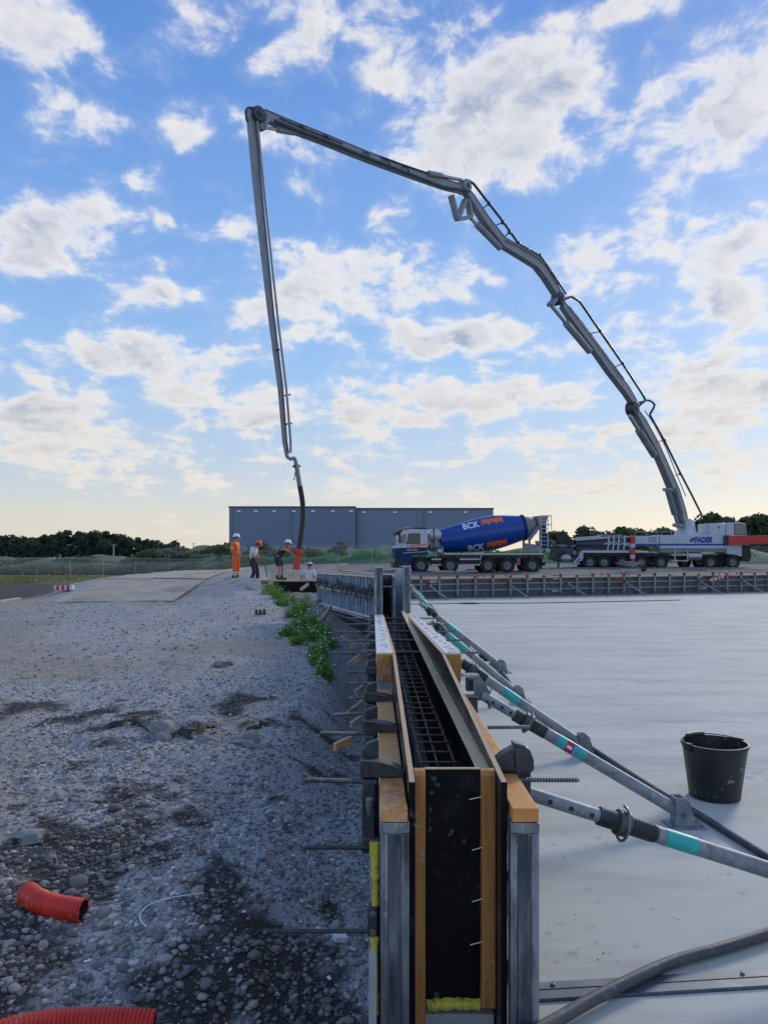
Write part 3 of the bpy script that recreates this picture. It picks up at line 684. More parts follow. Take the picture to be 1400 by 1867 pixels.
clamp('fourth dark clamp on left row beside the taller panels', -1, 5.3, .85)
# rounded clamp on the right
t = Thing('form_clamp', 'rounded dark steel clamp on right timber filler near the end', 'clamp', 'steel clamps on the form')
prof = [(-.09, .012), (-.02, .0), (.045, .0), (.066, .008), (.066, .05), (.052, .088), (.028, .104), (-.005, .098), (-.055, .07), (-.092, .035)]
m = MB(); m.prism([Wp(G2+a, 2.93, .752+b_) for a, b_ in prof], (0, .07, 0)); t.add('claw', m, 'dark_steel', bev=.006)
m = MB(); m.obox(Wp(G2+.03, 2.98, .70), (.06, .05, .12)); t.add('body', m, 'dark_steel', bev=.005)
m = MB(); m.path([Wp(G2-.09, 2.927, .775), Wp(G2-.01, 2.927, .768), Wp(G2+.066, 2.927, .775)], .004, 6); t.add('rim', m, 'dark_steel')
m = MB(); m.path([Wp(G2-.002, 2.927, .755), Wp(G2-.004, 2.924, .80), Wp(G2-.006, 2.927, .848)], .004, 6); t.add('ridge', m, 'dark_steel')
m = MB(); m.obox(Wp(G2+.01, 2.955, .857), (.05, .05, .012), (0, .25, 0)); t.add('handle', m, 'boom_dark', bev=.003)
m = MB(); m.obox(Wp(G2+.02, 3.0, .68), (.035, .02, .16)); t.add('wedge', m, 'weathered_wood')
t.done()
# rusty clutter of clamps along the left middle row
for i, d in enumerate((5.9, 6.55, 7.25, 7.9, 8.6, 9.3)):
    t = Thing('form_clamp', f'small dark clamp on left row of taller panels, {ORD[i]} beyond the timber block', 'clamp', 'steel clamps on the form')
    m = MB(); m.obox(Wp(-G2-.03, d, .72), (.055, .07, .24)); t.add('body', m, 'dark_steel', bev=.004)
    m = MB(); m.path([Wp(-G2-.065, d-.04, .80), Wp(-G2-.01, d-.05, .83), Wp(-G2-.0, d-.045, .84)], .006, 6); t.add('wedge', m, 'rod_steel')
    m = MB(); m.lathe([(0, .045), (.012, .045), (.02, .02), (.03, .018)], Wp(-G2-.058, d, .72), (-1, 0, 0), 8); t.add('plate_nut', m, 'rod_steel')
    t.done()
# timber stakes bracing the foot of the form on the left
stk = [((610, 1362), (640, 1348), 3.75), ((640, 1322), (664, 1306), 4.2), ((634, 1302), (666, 1277), 4.5), ((648, 1264), (670, 1247), 5.2), ((634, 1212), (668, 1187), 6.6), ((650, 1210), (672, 1190), 6.9), ((640, 1180), (660, 1167), 8.2), ((622, 1160), (650, 1182), 8.8)]
for i, (a, b_, d) in enumerate(stk):
    m = MB(); p0, p1 = P(*a, d), P(*b_, d+.1); m.beam(p0, p1, .018, .034); tip = p0-(p1-p0).normalized()*.05
    single('timber_stake', f'short timber stake slanting against foot of form at left, {ORD[i]} from the camera', 'stake', m, 'wood' if i == 0 else 'weathered_wood', 'stakes along the form foot')

# ------------------------------------------------------------------ tall form beyond: turned to the left
D18 = Vector((-math.sin(BA), math.cos(BA), 0)); N18 = Vector((math.cos(BA), math.sin(BA), 0))   # along, and towards the slab
for s, nm, o, ztp in ((-1, 'left', Wp(-.262, 9.99, 0), 1.386), (1, 'right', Wp(.118, 10.3, 0), 1.392)):
    t = Thing('form_post', f'tall aluminium end post standing on the form, {nm} one', 'post')
    x0, y0 = o.x, o.y
    pr = [(0, .06), (0, 0), (.022, 0), (.028, .008), (.075, .008), (.081, 0), (.104, 0), (.104, .06)]
    m = MB(); m.prism([(x0+a, y0+b_, -.2) for a, b_ in pr], (0, 0, ztp+.2)); t.add('profile', m, 'alu', bev=.002)
    m = MB(); m.box(x0+.029, x0+.074, y0+.003, y0+.0078, -.1, ztp-.02); t.add('recess', m, 'alu_dark')
    m = MB(); m.box(x0-.003, x0+.107, y0-.003, y0+.063, ztp+.001, ztp+.012); t.add('cap', m, 'alu_top')
    t.done()
def rib_panel(label, org, ln, z0, z1, thick, nr=4, mats=('galv_panel', 'galv', 'film_ply'), out=-1, top='alu_top'):
    "framed panel along D18 from org; out = side the ribs are on"
    t = Thing('formwork_panel', label, 'formwork panel', 'panels of the tall form')
    def bx(a0, a1, n0, n1, zz0, zz1):
        m = MB(); q = [org+D18*a+N18*n for a, n in ((a0, n0), (a0, n1), (a1, n1), (a1, n0))]
        m.hexa([Vector((p.x, p.y, zz0)) for p in q]+[Vector((p.x, p.y, zz1)) for p in q]); return m
    n0, n1 = (0, thick) if out < 0 else (-thick, 0)
    o0 = n0 if out < 0 else n1
    def nn(a, b): return (n0+a, n0+b) if out < 0 else (n1-b, n1-a)
    t.add('sheet', bx(.0, ln, *nn(thick*.62, thick), z0, z1), mats[2])
    for a0 in np.linspace(0, ln-.035, nr):
        t.add('rib', bx(a0, a0+.035, *nn(.008, thick*.615), z0+.035, z1-.035), mats[1])
    for zz in (z0, z1-.035): t.add('rail', bx(0, ln, *nn(.0, thick*.615), zz, zz+.035), top if zz > z0 and top else mats[0])
    zm = z0+(z1-z0)*.5
    t.add('rail', bx(0, ln, *nn(.0, .012), zm, zm+.04), mats[0]); t.done()
orgL = Vector((-.15, 14.0, 0))
ct = 0
for i in range(7):
    o = orgL+D18*(i*.682); dzz = -.008*i
    rib_panel(f'blue-grey ribbed panel in upper row of tall left wall, {ORD[i]} from the end post', o, .675, .35, 1.15+dzz, .11, 4, ('alu_top', 'galv_panel', 'galv_panel'))
    rib_panel(f'dark ribbed panel in lower row of tall left wall, {ORD[i]} from the end post', o, .675, -.62, .335, .11, 4, ('galv_panel', 'alu_dark', 'film_ply'), top=None)
    for j in ((.12, .40) if i < 4 else (.25,)):
        c = o+D18*j+N18*(-.03)
        t = Thing('tie_nut', f'dark tie nut and plate on tall left wall, {ORD[ct]} from the end post', 'tie nut', 'tie nuts on the tall wall')
        zc = .86+random.uniform(-.05, .05)
        m = MB(); m.lathe([(0, .06), (.012, .06), (.02, .03), (.05, .028), (.052, .014), (.16, .014)], (c.x+.03, c.y, zc), (-N18.x, -N18.y, 0), 8); t.add('nut', m, 'dark_steel')
        m = MB(); m.beam((c.x-.02, c.y, zc), (c.x-.06, c.y+.14, zc+.04), .04, .06); t.add('wing', m, 'dark_steel')
        m = MB(); m.beam((c.x-.02, c.y-.03, zc-.13), (c.x-.05, c.y+.02, zc+.10), .05, .05); t.add('strap', m, 'dark_steel'); t.done(); ct += 1
for zz, lb in ((.80, 'dark steel waler rail along tall left wall at mid height'), (.24, 'low dark waler rail along tall left wall')):
    m = MB(); q0, q1 = orgL+N18*(-.035)+D18*.02, orgL+N18*(-.035)+D18*4.7
    m.beam(Vector((q0.x, q0.y, zz)), Vector((q1.x, q1.y, zz)), .05, .05); single('waler_rail', lb, 'rail', m, 'dark_steel')
m = MB(); q0, q1 = orgL+N18*.02, orgL+N18*.05+D18*4.9
m.beam(Vector((q0.x, q0.y, 1.17)), Vector((q1.x, q1.y, 1.115)), .09, .025); single('timber_plank', 'pale plank laid along top of tall left wall', 'plank', m, 'far_timber')
for i in range(2):
    for s_, nm, v0, v1, zz0, zz1 in ((-1, 'left', -.262, -.165, 1.34, 1.18), (1, 'right', .118, .216, 1.385, 1.21)):
        q0, q1 = (10.06, 12.0) if i == 0 else (12.01, 13.96)
        if s_ > 0: q0 = max(q0, 10.37)
        f = lambda d: zz0+(zz1-zz0)*(d-10)/4
        t = Thing('formwork_panel', f'grey panel between end post and bend of tall {nm} wall, {ORD[i]} behind the post', 'formwork panel', 'panels of the tall form')
        m = MB(); whexa(m, v0, v1, q0, q1, -.3, f(q0), -.3, f(q1)); t.add('body', m, 'galv_panel')
        m = MB(); whexa(m, v0-.002, v1+.002, q0, q1, f(q0)+.001, f(q0)+.012, f(q1)+.001, f(q1)+.012); t.add('top_rail', m, 'alu_top'); t.done()
orgR = Vector((Wp(.118, 14.0, 0).x, 14.0, 0))
for i in range(5): rib_panel(f'dark panel of tall right wall past the bend, {ORD[i]} from the bend', orgR+D18*(i*.74), .735, -.2, 1.17, .10, 4, ('galv_panel', 'galv', 'film_ply'), out=1)
q0 = Wp(-.16, 10.6, 1.11); m = MB(); m.tube(q0, Wp(.115, 10.62, 1.11), .012); single('spacer_tube', 'thin pale bar between the two tall end posts', 'tube', m, 'galv')

# ------------------------------------------------------------------ push-pull props on the slab
def push_prop(label, top, foot, band, nut, sticker=False, r=.036):
    t = Thing('push_prop', label, 'prop', 'push-pull props holding the form')
    top, foot = Vector(top), Vector(foot); d = (foot-top); L_ = d.length; u = d.normalized()
    at = lambda f: top+d*f
    m = MB(); m.tube(at(0), at(nut[0]), r*.80, n=16); t.add('inner_tube', m, 'galv')
    hs = MB()
    side = Vector((0, -1, 0)); side = (side-u*side.dot(u)).normalized()
    for f in np.linspace(.06, nut[0]-.02, 3): hs.lathe([(0, .010), (.0015, .010)], at(f)+side*r*.795, side, 10)
    t.add('pin_hole', hs, 'chassis_black')
    # threaded sleeve with nut and loop handle
    m = MB(); n0, n1 = nut; a = at(n0); ll = (n1-n0)*L_; n = int(ll/.010); pr = []
    for i in range(n): pr += [(i*.010, r*1.0), (i*.010+.003, r*1.10), (i*.010+.006, r*1.10)]
    pr.append((ll, r)); m.lathe(pr, a, u, 16); t.add('threaded_sleeve', m, 'dark_steel')
    c = at(n0+(n1-n0)*.42); m = MB(); m.lathe([(-.03, r*1.15), (-.025, r*1.5), (.02, r*1.5), (.028, r*1.15)], c, u, 12); nutp = t.add('nut', m, 'dark_steel')
    w = u.cross(side).normalized(); lp = []
    for k_ in range(15):
        a_ = math.pi*(-.15+1.3*k_/14); lp.append(c+side*.055*math.sin(a_)+w*.060*math.cos(a_)+Vector((0, 0, -.02))*math.sin(a_))
    m = MB(); m.path(lp, .006, 6); t.add('handle', m, 'rod_steel')
    m = MB(); m.tube(at(n1), at(.985), r, n=18); t.add('outer_tube', m, 'galv')
    m = MB(); m.tube(at(band[0]), at(band[1]), r+.0015, n=18); bd = t.add('colour_band', m, 'turquoise')
    if sticker:
        f0 = band[0]+(band[1]-band[0])*.30; f1 = band[0]+(band[1]-band[0])*.66; m = MB(); rg = []
        w2 = u.cross(side).normalized()
        for f in (f0, f1): rg.append([at(f)+(side*math.cos(q)+w2*math.sin(q))*(r+.003) for q in np.linspace(-1.0, 1.0, 9)])
        m.rings(rg, cap=False, closed=False); t.add('sticker', m, 'red_sticker')
        m = MB(); m.rings([[at(f)+(side*math.cos(q)+w2*math.sin(q))*(r+.0036) for q in np.linspace(-1.0, 1.0, 9)] for f in (f0+(f1-f0)*.66, f1)], cap=False, closed=False); t.add('sticker_edge', m, 'logo_blue')
        m = MB(); m.rings([[at(f)+(side*math.cos(q)+w2*math.sin(q))*(r+.0038) for q in np.linspace(-.25, .22, 4)] for f in (f0+.004, f0+(f1-f0)*.58)], cap=False, closed=False); t.add('sticker_print', m, 'white_print')
        for word, f, sz in (('RON', f0+(f1-f0)*.86, .026),):
            v, fc = text_geo(word, sz, cuts=1); m = MB(); wd = max(p.x for p in v)
            for p in v:
                q = (p.x-wd/2)/(r+.004); m.v.append(tuple(at(f)+u*(-p.y+.008)+(side*math.cos(q)-w2*math.sin(-q))*(r+.0045)))
            m.f = fc; t.add('sticker_text', m, 'white_print', smooth=0)
    # hinged base plate
    m = MB(); m.box(foot.x-.085, foot.x+.125, foot.y-.075, foot.y+.075, .001, .009); bp_ = t.add('base_plate', m, 'galv', bev=.002)
    for yy in (-.040, .040):
        m = MB(); m.prism([(foot.x-.045, foot.y+yy-.003, .010), (foot.x+.075, foot.y+yy-.003, .010), (foot.x+.035, foot.y+yy-.003, .15), (foot.x+.01, foot.y+yy-.003, .17), (foot.x-.045, foot.y+yy-.003, .17)], (0, .006, 0)); t.add('lug', m, 'galv')
    m = MB(); m.box(foot.x-.044, foot.x-.038, foot.y-.036, foot.y+.036, .010, .168); t.add('lug', m, 'galv')
    m = MB(); m.lathe([(-.052, .013), (-.044, .013), (-.044, .007), (.05, .007), (.05, .013)], foot, (0, 1, 0), 8); t.add('hinge_bolt', m, 'rod_steel')
    for qx, qy in ((-.06, -.05), (.10, -.05), (.10, .05)):
        m = MB(); m.lathe([(.009, .010), (.014, .010), (.015, .005)], (foot.x+qx, foot.y+qy, 0), n=6); t.add('anchor_bolt', m, 'rod_steel')
    t.done()
push_prop('nearest push-pull prop running out of frame at right edge', (.545, 3.02, .655), (2.25, 3.16, .075), (.335, .41), (.178, .315), r=.034)
push_prop('second prop with red sticker and base plate beside the bucket', (.585, 4.62, .735), (1.73, 4.48, .075), (.386, .524), (.17, .33), True, r=.036)
push_prop('third prop reaching the plate left of the red sticker', (.50, 6.02, .80), (1.565, 6.02, .075), (.40, .52), (.10, .28), r=.037)
push_prop('fourth prop, slender grey, ending at third base plate along the wall', (.50, 8.1, .86), (1.43, 8.15, .075), (.20, .38), (.04, .16), r=.036)
push_prop('fifth prop, farthest of those with a visible base plate', (.46, 9.9, .93), (1.55, 10.1, .075), (.30, .46), (.08, .2), r=.036)
push_prop('sixth prop, half hidden along the wall towards the tall posts', (.44, 12.3, .98), (1.32, 12.4, .075), (.2, .35), (.45, .6), r=.04)
push_prop('seventh prop, farthest along the wall below the right tall post', (.44, 14.8, 1.0), (1.32, 14.9, .075), (.2, .35), (.45, .6), r=.04)
t = Thing('prop_bracket', 'galvanised bracket holding two props on right side of form', 'bracket')
m = MB(); m.obox(Wp(G2+.035, 4.62, .80), (.05, .06, .08)); t.add('tube_end', m, 'galv', bev=.005)
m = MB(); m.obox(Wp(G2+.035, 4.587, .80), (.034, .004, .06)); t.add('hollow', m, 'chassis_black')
m = MB(); m.prism([Wp(G2+.062, 4.63, .86), Wp(G2+.09, 4.63, .86), Wp(G2+.16, 4.63, .75), Wp(G2+.16, 4.63, .70), Wp(G2+.062, 4.63, .70)], (0, .008, 0)); t.add('gusset', m, 'galv')
m = MB(); m.obox(Wp(G2+.03, 4.60, .86), (.10, .10, .008)); t.add('top_flange', m, 'alu'); m = MB(); m.obox(Wp(G2+.03, 4.60, .735), (.10, .10, .008)); t.add('bottom_flange', m, 'galv')
m = MB(); m.obox(Wp(G2+.04, 4.60, .665), (.07, .08, .12)); t.add('wedge_box', m, 'dark_steel', bev=.008)
m = MB(); m.path([Wp(G2+.13, 4.61, .77)+Vector((.03*math.cos(a), -.01, .03*math.sin(a))) for a in np.linspace(0, 6.28, 13)], .005, 6); t.add('ring', m, 'galv')
m = MB(); m.tube(Wp(G2+.125, 4.6, .735), Wp(G2+.15, 4.58, .66), .007); t.add('pin', m, 'dark_steel')
t.done()

# hoses on the slab
def smooth_path(pts, n=8):
    pts = [Vector(p) for p in pts]; out = []
    for i in range(len(pts)-1):
        p0, p1, p2, p3 = pts[max(i-1, 0)], pts[i], pts[i+1], pts[min(i+2, len(pts)-1)]
        for k_ in range(n):
            t_ = k_/n; out.append(.5*((2*p1)+(p2-p0)*t_+(2*p0-5*p1+4*p2-p3)*t_*t_+(3*p1-p0-3*p2+p3)*t_**3))
    out.append(pts[-1]); return out
def flat(px, py, z=.022): return P(px, py, F*(CAMZ-z)/(py-HOR))
m = MB(); m.path(smooth_path([flat(930, 1905, .03), flat(1010, 1862, .03), flat(1080, 1822, .03), flat(1160, 1782, .03), flat(1230, 1752, .028), flat(1310, 1730, .028), flat(1400, 1702, .028), flat(1520, 1660, .028)]), .023, 12)
single('hose', 'thick grey hose snaking over the slab joint at lower right', 'hose', m, 'grey_hose')
m = MB(); m.path(smooth_path([flat(895, 1206), flat(915, 1226), flat(930, 1245), flat(940, 1272), flat(962, 1290), flat(1010, 1320), flat(1075, 1362), flat(1140, 1405), flat(1205, 1446), flat(1262, 1478), flat(1330, 1520), flat(1420, 1575), flat(1500, 1620)]), .0205, 10)
single('hose', 'thin dark hose running past the prop base plates', 'hose', m, 'grey_hose')
t = Thing('hose_coupling', 'small round hose coupling at the end of thin hose', 'coupling'); c = flat(888, 1200, .09)
m = MB(); m.lathe([(-.06, .03), (-.05, .055), (-.01, .055), (.0, .04), (.05, .04), (.06, .03)], c, (1, -.6, -.15), 12); t.add('body', m, 'boom_dark'); m = MB(); m.obox(c+Vector((-.09, .05, .02)), (.05, .05, .07), (0, .4, .4)); t.add('lever', m, 'dark_steel'); t.done()
m = MB(); m.path(smooth_path([flat(742, 1102, .01), flat(850, 1100, .01), flat(1000, 1099, .01), flat(1240, 1094, .01)]), .012, 6); single('cable', 'thin dark cable lying straight across the far slab', 'cable', m, 'black_rubber')
m = MB(); m.ball(flat(856, 1100, .02), (.35, .12, .03), 10, 5); single('cloth_scrap', 'small dark rag on the far slab beside the cable', 'rag', m, 'black_film')

# bucket
t = Thing('bucket', 'black plastic mason bucket standing on the slab', 'bucket'); c = flat(1302, 1452, 0)
m = MB(); H = .355
m.lathe([(.002, .0), (.002, .150), (.006, .157), (.05, .162), (H-.045, .196), (H-.040, .199), (H-.02, .201), (H-.018, .208), (H, .209), (H, .197), (H-.03, .194), (.012, .150), (.012, .0)], c, n=40, cap=False); t.add('body', m, 'bucket_black')
for a in (.35, .35+math.pi):
    m = MB(); q = c+Vector((math.cos(a)*.212, math.sin(a)*.212, H-.015)); m.obox(q, (.03, .045, .05), (0, 0, a)); t.add('ear', m, 'bucket_black', bev=.005)
hd = [c+Vector((math.cos(a)*.205*math.cos(b), math.sin(a)*.205*math.cos(b), H+.0))+Vector((-math.sin(a), math.cos(a), 0))*.185*math.sin(b)+Vector((0, 0, .012*math.sin(b))) for a in (.35,) for b in np.linspace(0, math.pi, 19)]
m = MB(); m.path(hd, .004, 6); h = t.add('handle', m, 'rod_steel'); m = MB(); m.path(hd[7:12], .013, 10); t.add('grip', m, 'boom_dark', parent=h)
t.done()
# red corrugated ducts
def duct(label, pts, r):
    t = Thing('corrugated_duct', label, 'duct', 'red corrugated ducts'); cp = smooth_path(pts, 10)
    L_ = sum((cp[i+1]-cp[i]).length for i in range(len(cp)-1)); n = int(L_/.0055); fine = []
    for i in range(n+1):
        s_ = L_*i/n; acc = 0
        for j in range(len(cp)-1):
            l_ = (cp[j+1]-cp[j]).length
            if acc+l_ >= s_-1e-9: fine.append(cp[j].lerp(cp[j+1], min(1, (s_-acc)/l_))); break
            acc += l_
    m = MB(); m.path(fine, [r*(1.0 if (i % 3) else .93) for i in range(len(fine))], 22, cap=False); t.add('shell', m, 'red_duct')
    m = MB(); m.path(fine, [r*.86]*len(fine), 16, cap=False); t.add('liner', m, 'boom_dark')
    m = MB(); e = fine[-1]; u = (fine[-1]-fine[-2]).normalized(); m.lathe([(-.001, r*.995), (.002, r*.995), (.002, r*.865), (-.001, r*.865)], e, u, 22, cap=False); t.add('cut_rim', m, 'red_duct')
    t.done()
def gpt(px, py, h): 
    d = 3.5
    for _ in range(30):
        p = P(px, py, d); g = gzs(p.x, p.y)+h; d = min(max(F*(CAMZ-g)/(py-HOR), 1.0), 60)
    return P(px, py, d)
a = gpt(50, 1628, .06); b_ = gpt(152, 1660, .055)
duct('short curved red corrugated duct piece lying on gravel', [a, a.lerp(b_, .33)+Vector((-.005, -.035, 0)), a.lerp(b_, .66)+Vector((0, -.03, 0)), b_], .055)
a = gpt(25, 1885, .055); b_ = gpt(280, 1872, .055)
duct('red corrugated duct cut by the bottom left corner of the picture', [a+Vector((-.12, -.10, 0)), a, a.lerp(b_, .33)+Vector((0, .035, 0)), a.lerp(b_, .7)+Vector((0, .025, 0)), b_], .062)

# ------------------------------------------------------------------ stones on the gravel
def stone_material(name, attr):
    mt = mk(name, (.21, .205, .20), (.34, .33, .315), 30, .85, bump=.3, bscale=90)
    N = mt.node_tree.nodes; L = mt.node_tree.links; b = N['Principled BSDF']; src = b.inputs['Base Color'].links[0].from_socket
    mx = N.new('ShaderNodeMix'); mx.data_type = 'RGBA'; mx.blend_type = 'MULTIPLY'; mx.inputs[0].default_value = 1; L.new(src, mx.inputs[6])
    if attr:
        at = N.new('ShaderNodeVertexColor'); at.layer_name = 'tone'; L.new(at.outputs[0], mx.inputs[7])
    else:
        oi = N.new('ShaderNodeObjectInfo'); cr = N.new('ShaderNodeValToRGB'); L.new(oi.outputs['Random'], cr.inputs[0]); e = cr.color_ramp.elements
        e[0].color = (.42, .41, .42, 1); e[1].color = (1.5, 1.48, 1.42, 1); k_ = e.new(.45); k_.color = (.95, .92, .88, 1); k_ = e.new(.7); k_.color = (.75, .62, .52, 1)
        L.new(cr.outputs[0], mx.inputs[7])
    L.new(mx.outputs[2], b.inputs['Base Color'])
stone_material('stone_bulk', True); stone_material('stone_one', False)
def ico():
    bm = bmesh.new(); bmesh.ops.create_icosphere(bm, subdivisions=1, radius=1); v = np.array([p.co[:] for p in bm.verts]); f = np.array([[q.index for q in g.verts] for g in bm.faces]); bm.free(); return v, f
IV, IF = ico()
def stones():
    P_ = []
    # near to far: (count, y range, size range)
    for n, y0, y1, s0, s1 in ((10000, 1.9, 4.2, .005, .021), (11000, 4.2, 7.0, .006, .019), (9000, 7, 12, .007, .020), (6000, 12, 26, .009, .03)):
        y = y0+(y1-y0)*rng.random(n)**1.15; half = y*.56
        xl = -half; xr = np.where(y < 10, -.02, edge_x(y)+1.2); x = xl+(xr-xl)*rng.random(n)
        sz = s0+(s1-s0)*rng.random(n)**3.0
        P_.append(np.stack([x, y, sz], -1))
    A = np.concatenate(P_)
    so, ta, slu = zones(A[:, 0], A[:, 1])
    keep = rng.random(len(A)) > np.clip(.60*slu*0+.55*ta*(A[:, 1] > 4)+.0*so, 0, .9)
    A = A[keep]; so, ta, slu = so[keep], ta[keep], slu[keep]; n = len(A)
    z = gz(A[:, 0], A[:, 1])
    sc = A[:, 2][:, None, None]*np.stack([.8+.6*rng.random(n), .8+.6*rng.random(n), .5+.35*rng.random(n)], -1)[:, None, :]
    V = (IV[None]+.55*(rng.random((n, 12, 3))-.5))*sc
    a = rng.random(n)*6.283; c, s_ = np.cos(a)[:, None], np.sin(a)[:, None]
    V = np.stack([V[..., 0]*c-V[..., 1]*s_, V[..., 0]*s_+V[..., 1]*c, V[..., 2]], -1)
    V += np.stack([A[:, 0], A[:, 1], z+A[:, 2]*.18], -1)[:, None, :]
    Fc = (IF[None]+np.arange(n)[:, None, None]*12).reshape(-1, 3)
    me = bpy.data.meshes.new('gravel'); me.vertices.add(n*12); me.vertices.foreach_set('co', V.astype(np.float32).ravel())
    nf = len(Fc); me.loops.add(nf*3); me.loops.foreach_set('vertex_index', Fc.astype(np.int32).ravel())
    me.polygons.add(nf); me.polygons.foreach_set('loop_start', np.arange(0, nf*3, 3, dtype=np.int32)); me.update(calc_edges=True); me.validate()
    t = .60+1.5*rng.random(n)**2.2; t = t*(1-.40*so); warm = rng.random(n)
    col = np.stack([t*(1+.12*(warm > .8)), t*(1-.02*(warm > .8)), t*(1-.10*(warm > .8)), np.ones(n)], -1)
    ca = me.color_attributes.new('tone', 'FLOAT_COLOR', 'POINT'); ca.data.foreach_set('color', np.repeat(col, 12, 0).astype(np.float32).ravel())
    me.materials.append(MAT['stone_bulk'])
    o = bpy.data.objects.new('gravel', me); C.objects.link(o); o.parent = ground; o['kind'] = 'stuff'
    # single stones, the largest to the eye
    kinds = []
    bm0 = bmesh.new(); bmesh.ops.create_icosphere(bm0, subdivisions=2, radius=1); v2 = np.array([p.co[:] for p in bm0.verts]); f2 = [tuple(q.index for q in g.verts) for g in bm0.faces]; bm0.free()
    for k_ in range(7):
        d = np.array([[random.gauss(0, 1) for _ in range(3)] for _ in range(6)]); d /= np.linalg.norm(d, axis=1)[:, None]
        h = .62+.3*np.random.default_rng(k_).random(6); vv = v2.copy()
        for i in range(6):
            over = np.maximum(vv@d[i]-h[i], 0); vv = vv-over[:, None]*d[i]*.9
        vv *= (1, .8+.06*k_ % .3, .62); kinds.append(raw_mesh('stone', vv, f2, 'stone_one', 30))
    r2 = np.random.default_rng(5); cnt = 0
    spots = []
    for _ in range(255):
        y = 2.15+3.6*r2.random()**1.3; x = -y*.53+(y*.53-.12)*r2.random(); spots.append((x, y, .016+.022*r2.random()**2.2))
    spots += [(-1.62, 4.06, .06), (-1.45, 4.2, .038), (-1.55, 4.45, .03), (-1.35, 3.7, .045), (-1.5, 4.3, .035), (-1.02, 3.2, .04), (-.55, 2.95, .045), (-.8, 2.75, .04), (-1.75, 5.0, .05), (-.42, 2.7, .04)]
    for x, y, s_ in spots:
        o = bpy.data.objects.new('stone', kinds[cnt % 7]); C.objects.link(o); o.parent = ground; cnt += 1
        o.location = (x, y, gzs(x, y)+s_*.22); o.scale = (s_*r2.uniform(.85, 1.3), s_*r2.uniform(.8, 1.1), s_*r2.uniform(.7, 1.1)); o.rotation_euler = (r2.uniform(-.3, .3), r2.uniform(-.3, .3), r2.uniform(0, 6.28))
stones()
def lump(label, px, py, r, seed):
    g = np.random.default_rng(seed); bm = bmesh.new(); bmesh.ops.create_icosphere(bm, subdivisions=3, radius=1); m = MB(); c = gpt(px, py, 0)
    for p in bm.verts:
        q = p.co; k_ = 1+.75*float(fbm(np.array([q.x*1.3+seed]), np.array([q.y*1.3+q.z*1.7]), 1.2, 4, seed)[0])
        m.v.append((c.x+q.x*r[0]*k_, c.y+q.y*r[1]*k_, c.z+max(q.z, -.4)*r[2]*k_))
    m.f = [tuple(v.index for v in f.verts) for f in bm.faces]; bm.free(); single('concrete_lump', label, 'lump', m, 'lump', smooth=60)
lump('rounded grey concrete lump beside black film on the gravel', 292, 1348, (.14, .14, .13), 3)
lump('broad grey concrete lump right of the black film', 447, 1362, (.19, .14, .12), 8)
lump('small concrete lump between the two bigger ones', 380, 1358, (.12, .10, .07), 12)
lump('low concrete lump on gravel towards the road plates', 405, 1212, (.14, .10, .06), 15)
lump('pale concrete lump at left edge above the red duct', 58, 1530, (.09, .07, .05), 19)
def film(label, pts, w, h, seed):
    g = np.random.default_rng(seed); cp = smooth_path([gpt(a, b, .02) for a, b in pts], 6); m = MB(); rg = []
    for i, p in enumerate(cp):
        e = math.sin(math.pi*i/(len(cp)-1)); k_ = .35+.65*e
        z0 = gzs(p.x, p.y)
        rg.append([(p.x+g.uniform(-.015, .015), p.y+a*w*k_, max(z0, gzs(p.x, p.y+a*w*k_))+.005+b*h*k_*(.6+.8*g.random())) for a, b in ((-.5, 0), (-.3, .5), (-.1, .95), (.05, 1), (.2, .6), (.5, .05))])
    m.rings(rg, cap=False, closed=False); single('plastic_film', label, 'film', m, 'black_film', smooth=70)
film('long crumpled strip of black film on the gravel, left', [(195, 1322), (225, 1322), (250, 1318), (275, 1335)], .12, .05, 1)
film('short crumpled black film between concrete lumps', [(325, 1338), (350, 1340), (372, 1328), (390, 1326)], .14, .07, 2)
film('black film scrap at right end of the lumps', [(450, 1330), (475, 1322), (492, 1320)], .10, .05, 3)
for i, (px, py, s_) in enumerate(((620, 1712, .055), (535, 1560, .03), (537, 1532, .04), (160, 1752, .03), (420, 1768, .02), (600, 1783, .025), (445, 1662, .02), (70, 1905-270, .03))):
    c = gpt(px, py, .02); m = MB()
    if i == 0: m.obox(c+Vector((0, 0, .008)), (.07, .05, .03), (.1, .2, .4))
    else: m.obox(c, (s_, s_*.6, .008), (.3, .2, i*1.1))
    single('scrap', ('small white box with dark print lying on dark gravel by the fitting' if i == 0 else ('', 'pale scrap below the middle tie rod, lower of two', 'pale scrap below the middle tie rod, upper of two', 'pale scrap between the two red ducts', 'tiny pale scrap right of the lower red duct end', 'pale scrap below the white box near the panel', 'tiny pale scrap right of the bent cord', 'pale scrap beside the short red duct')[i]), 'scrap', m, 'white_scrap', bev=.003)
c = gpt(255, 1690, .0); m = MB(); m.path(smooth_path([gpt(268, 1690, .015), gpt(255, 1672, .03), gpt(272, 1650, .03), gpt(310, 1637, .025), gpt(372, 1628, .02)]), .003, 6); single('cord', 'pale bent plastic cord lying on dark gravel', 'cord', m, 'white_scrap')
c = gpt(475, 1120, 0); t = Thing('brick_remnant', 'small dark toothed piece standing on gravel near weeds', 'rubble')
for i in range(3): m = MB(); m.obox(c+Vector(((i-1)*.10, 0, .06)), (.06, .12, .12+.03*(i == 2))); t.add('tooth', m, 'dark_steel', bev=.01)
m = MB(); m.obox(c+Vector((0, 0, .01)), (.28, .12, .03)); t.add('base', m, 'dark_steel'); t.done()

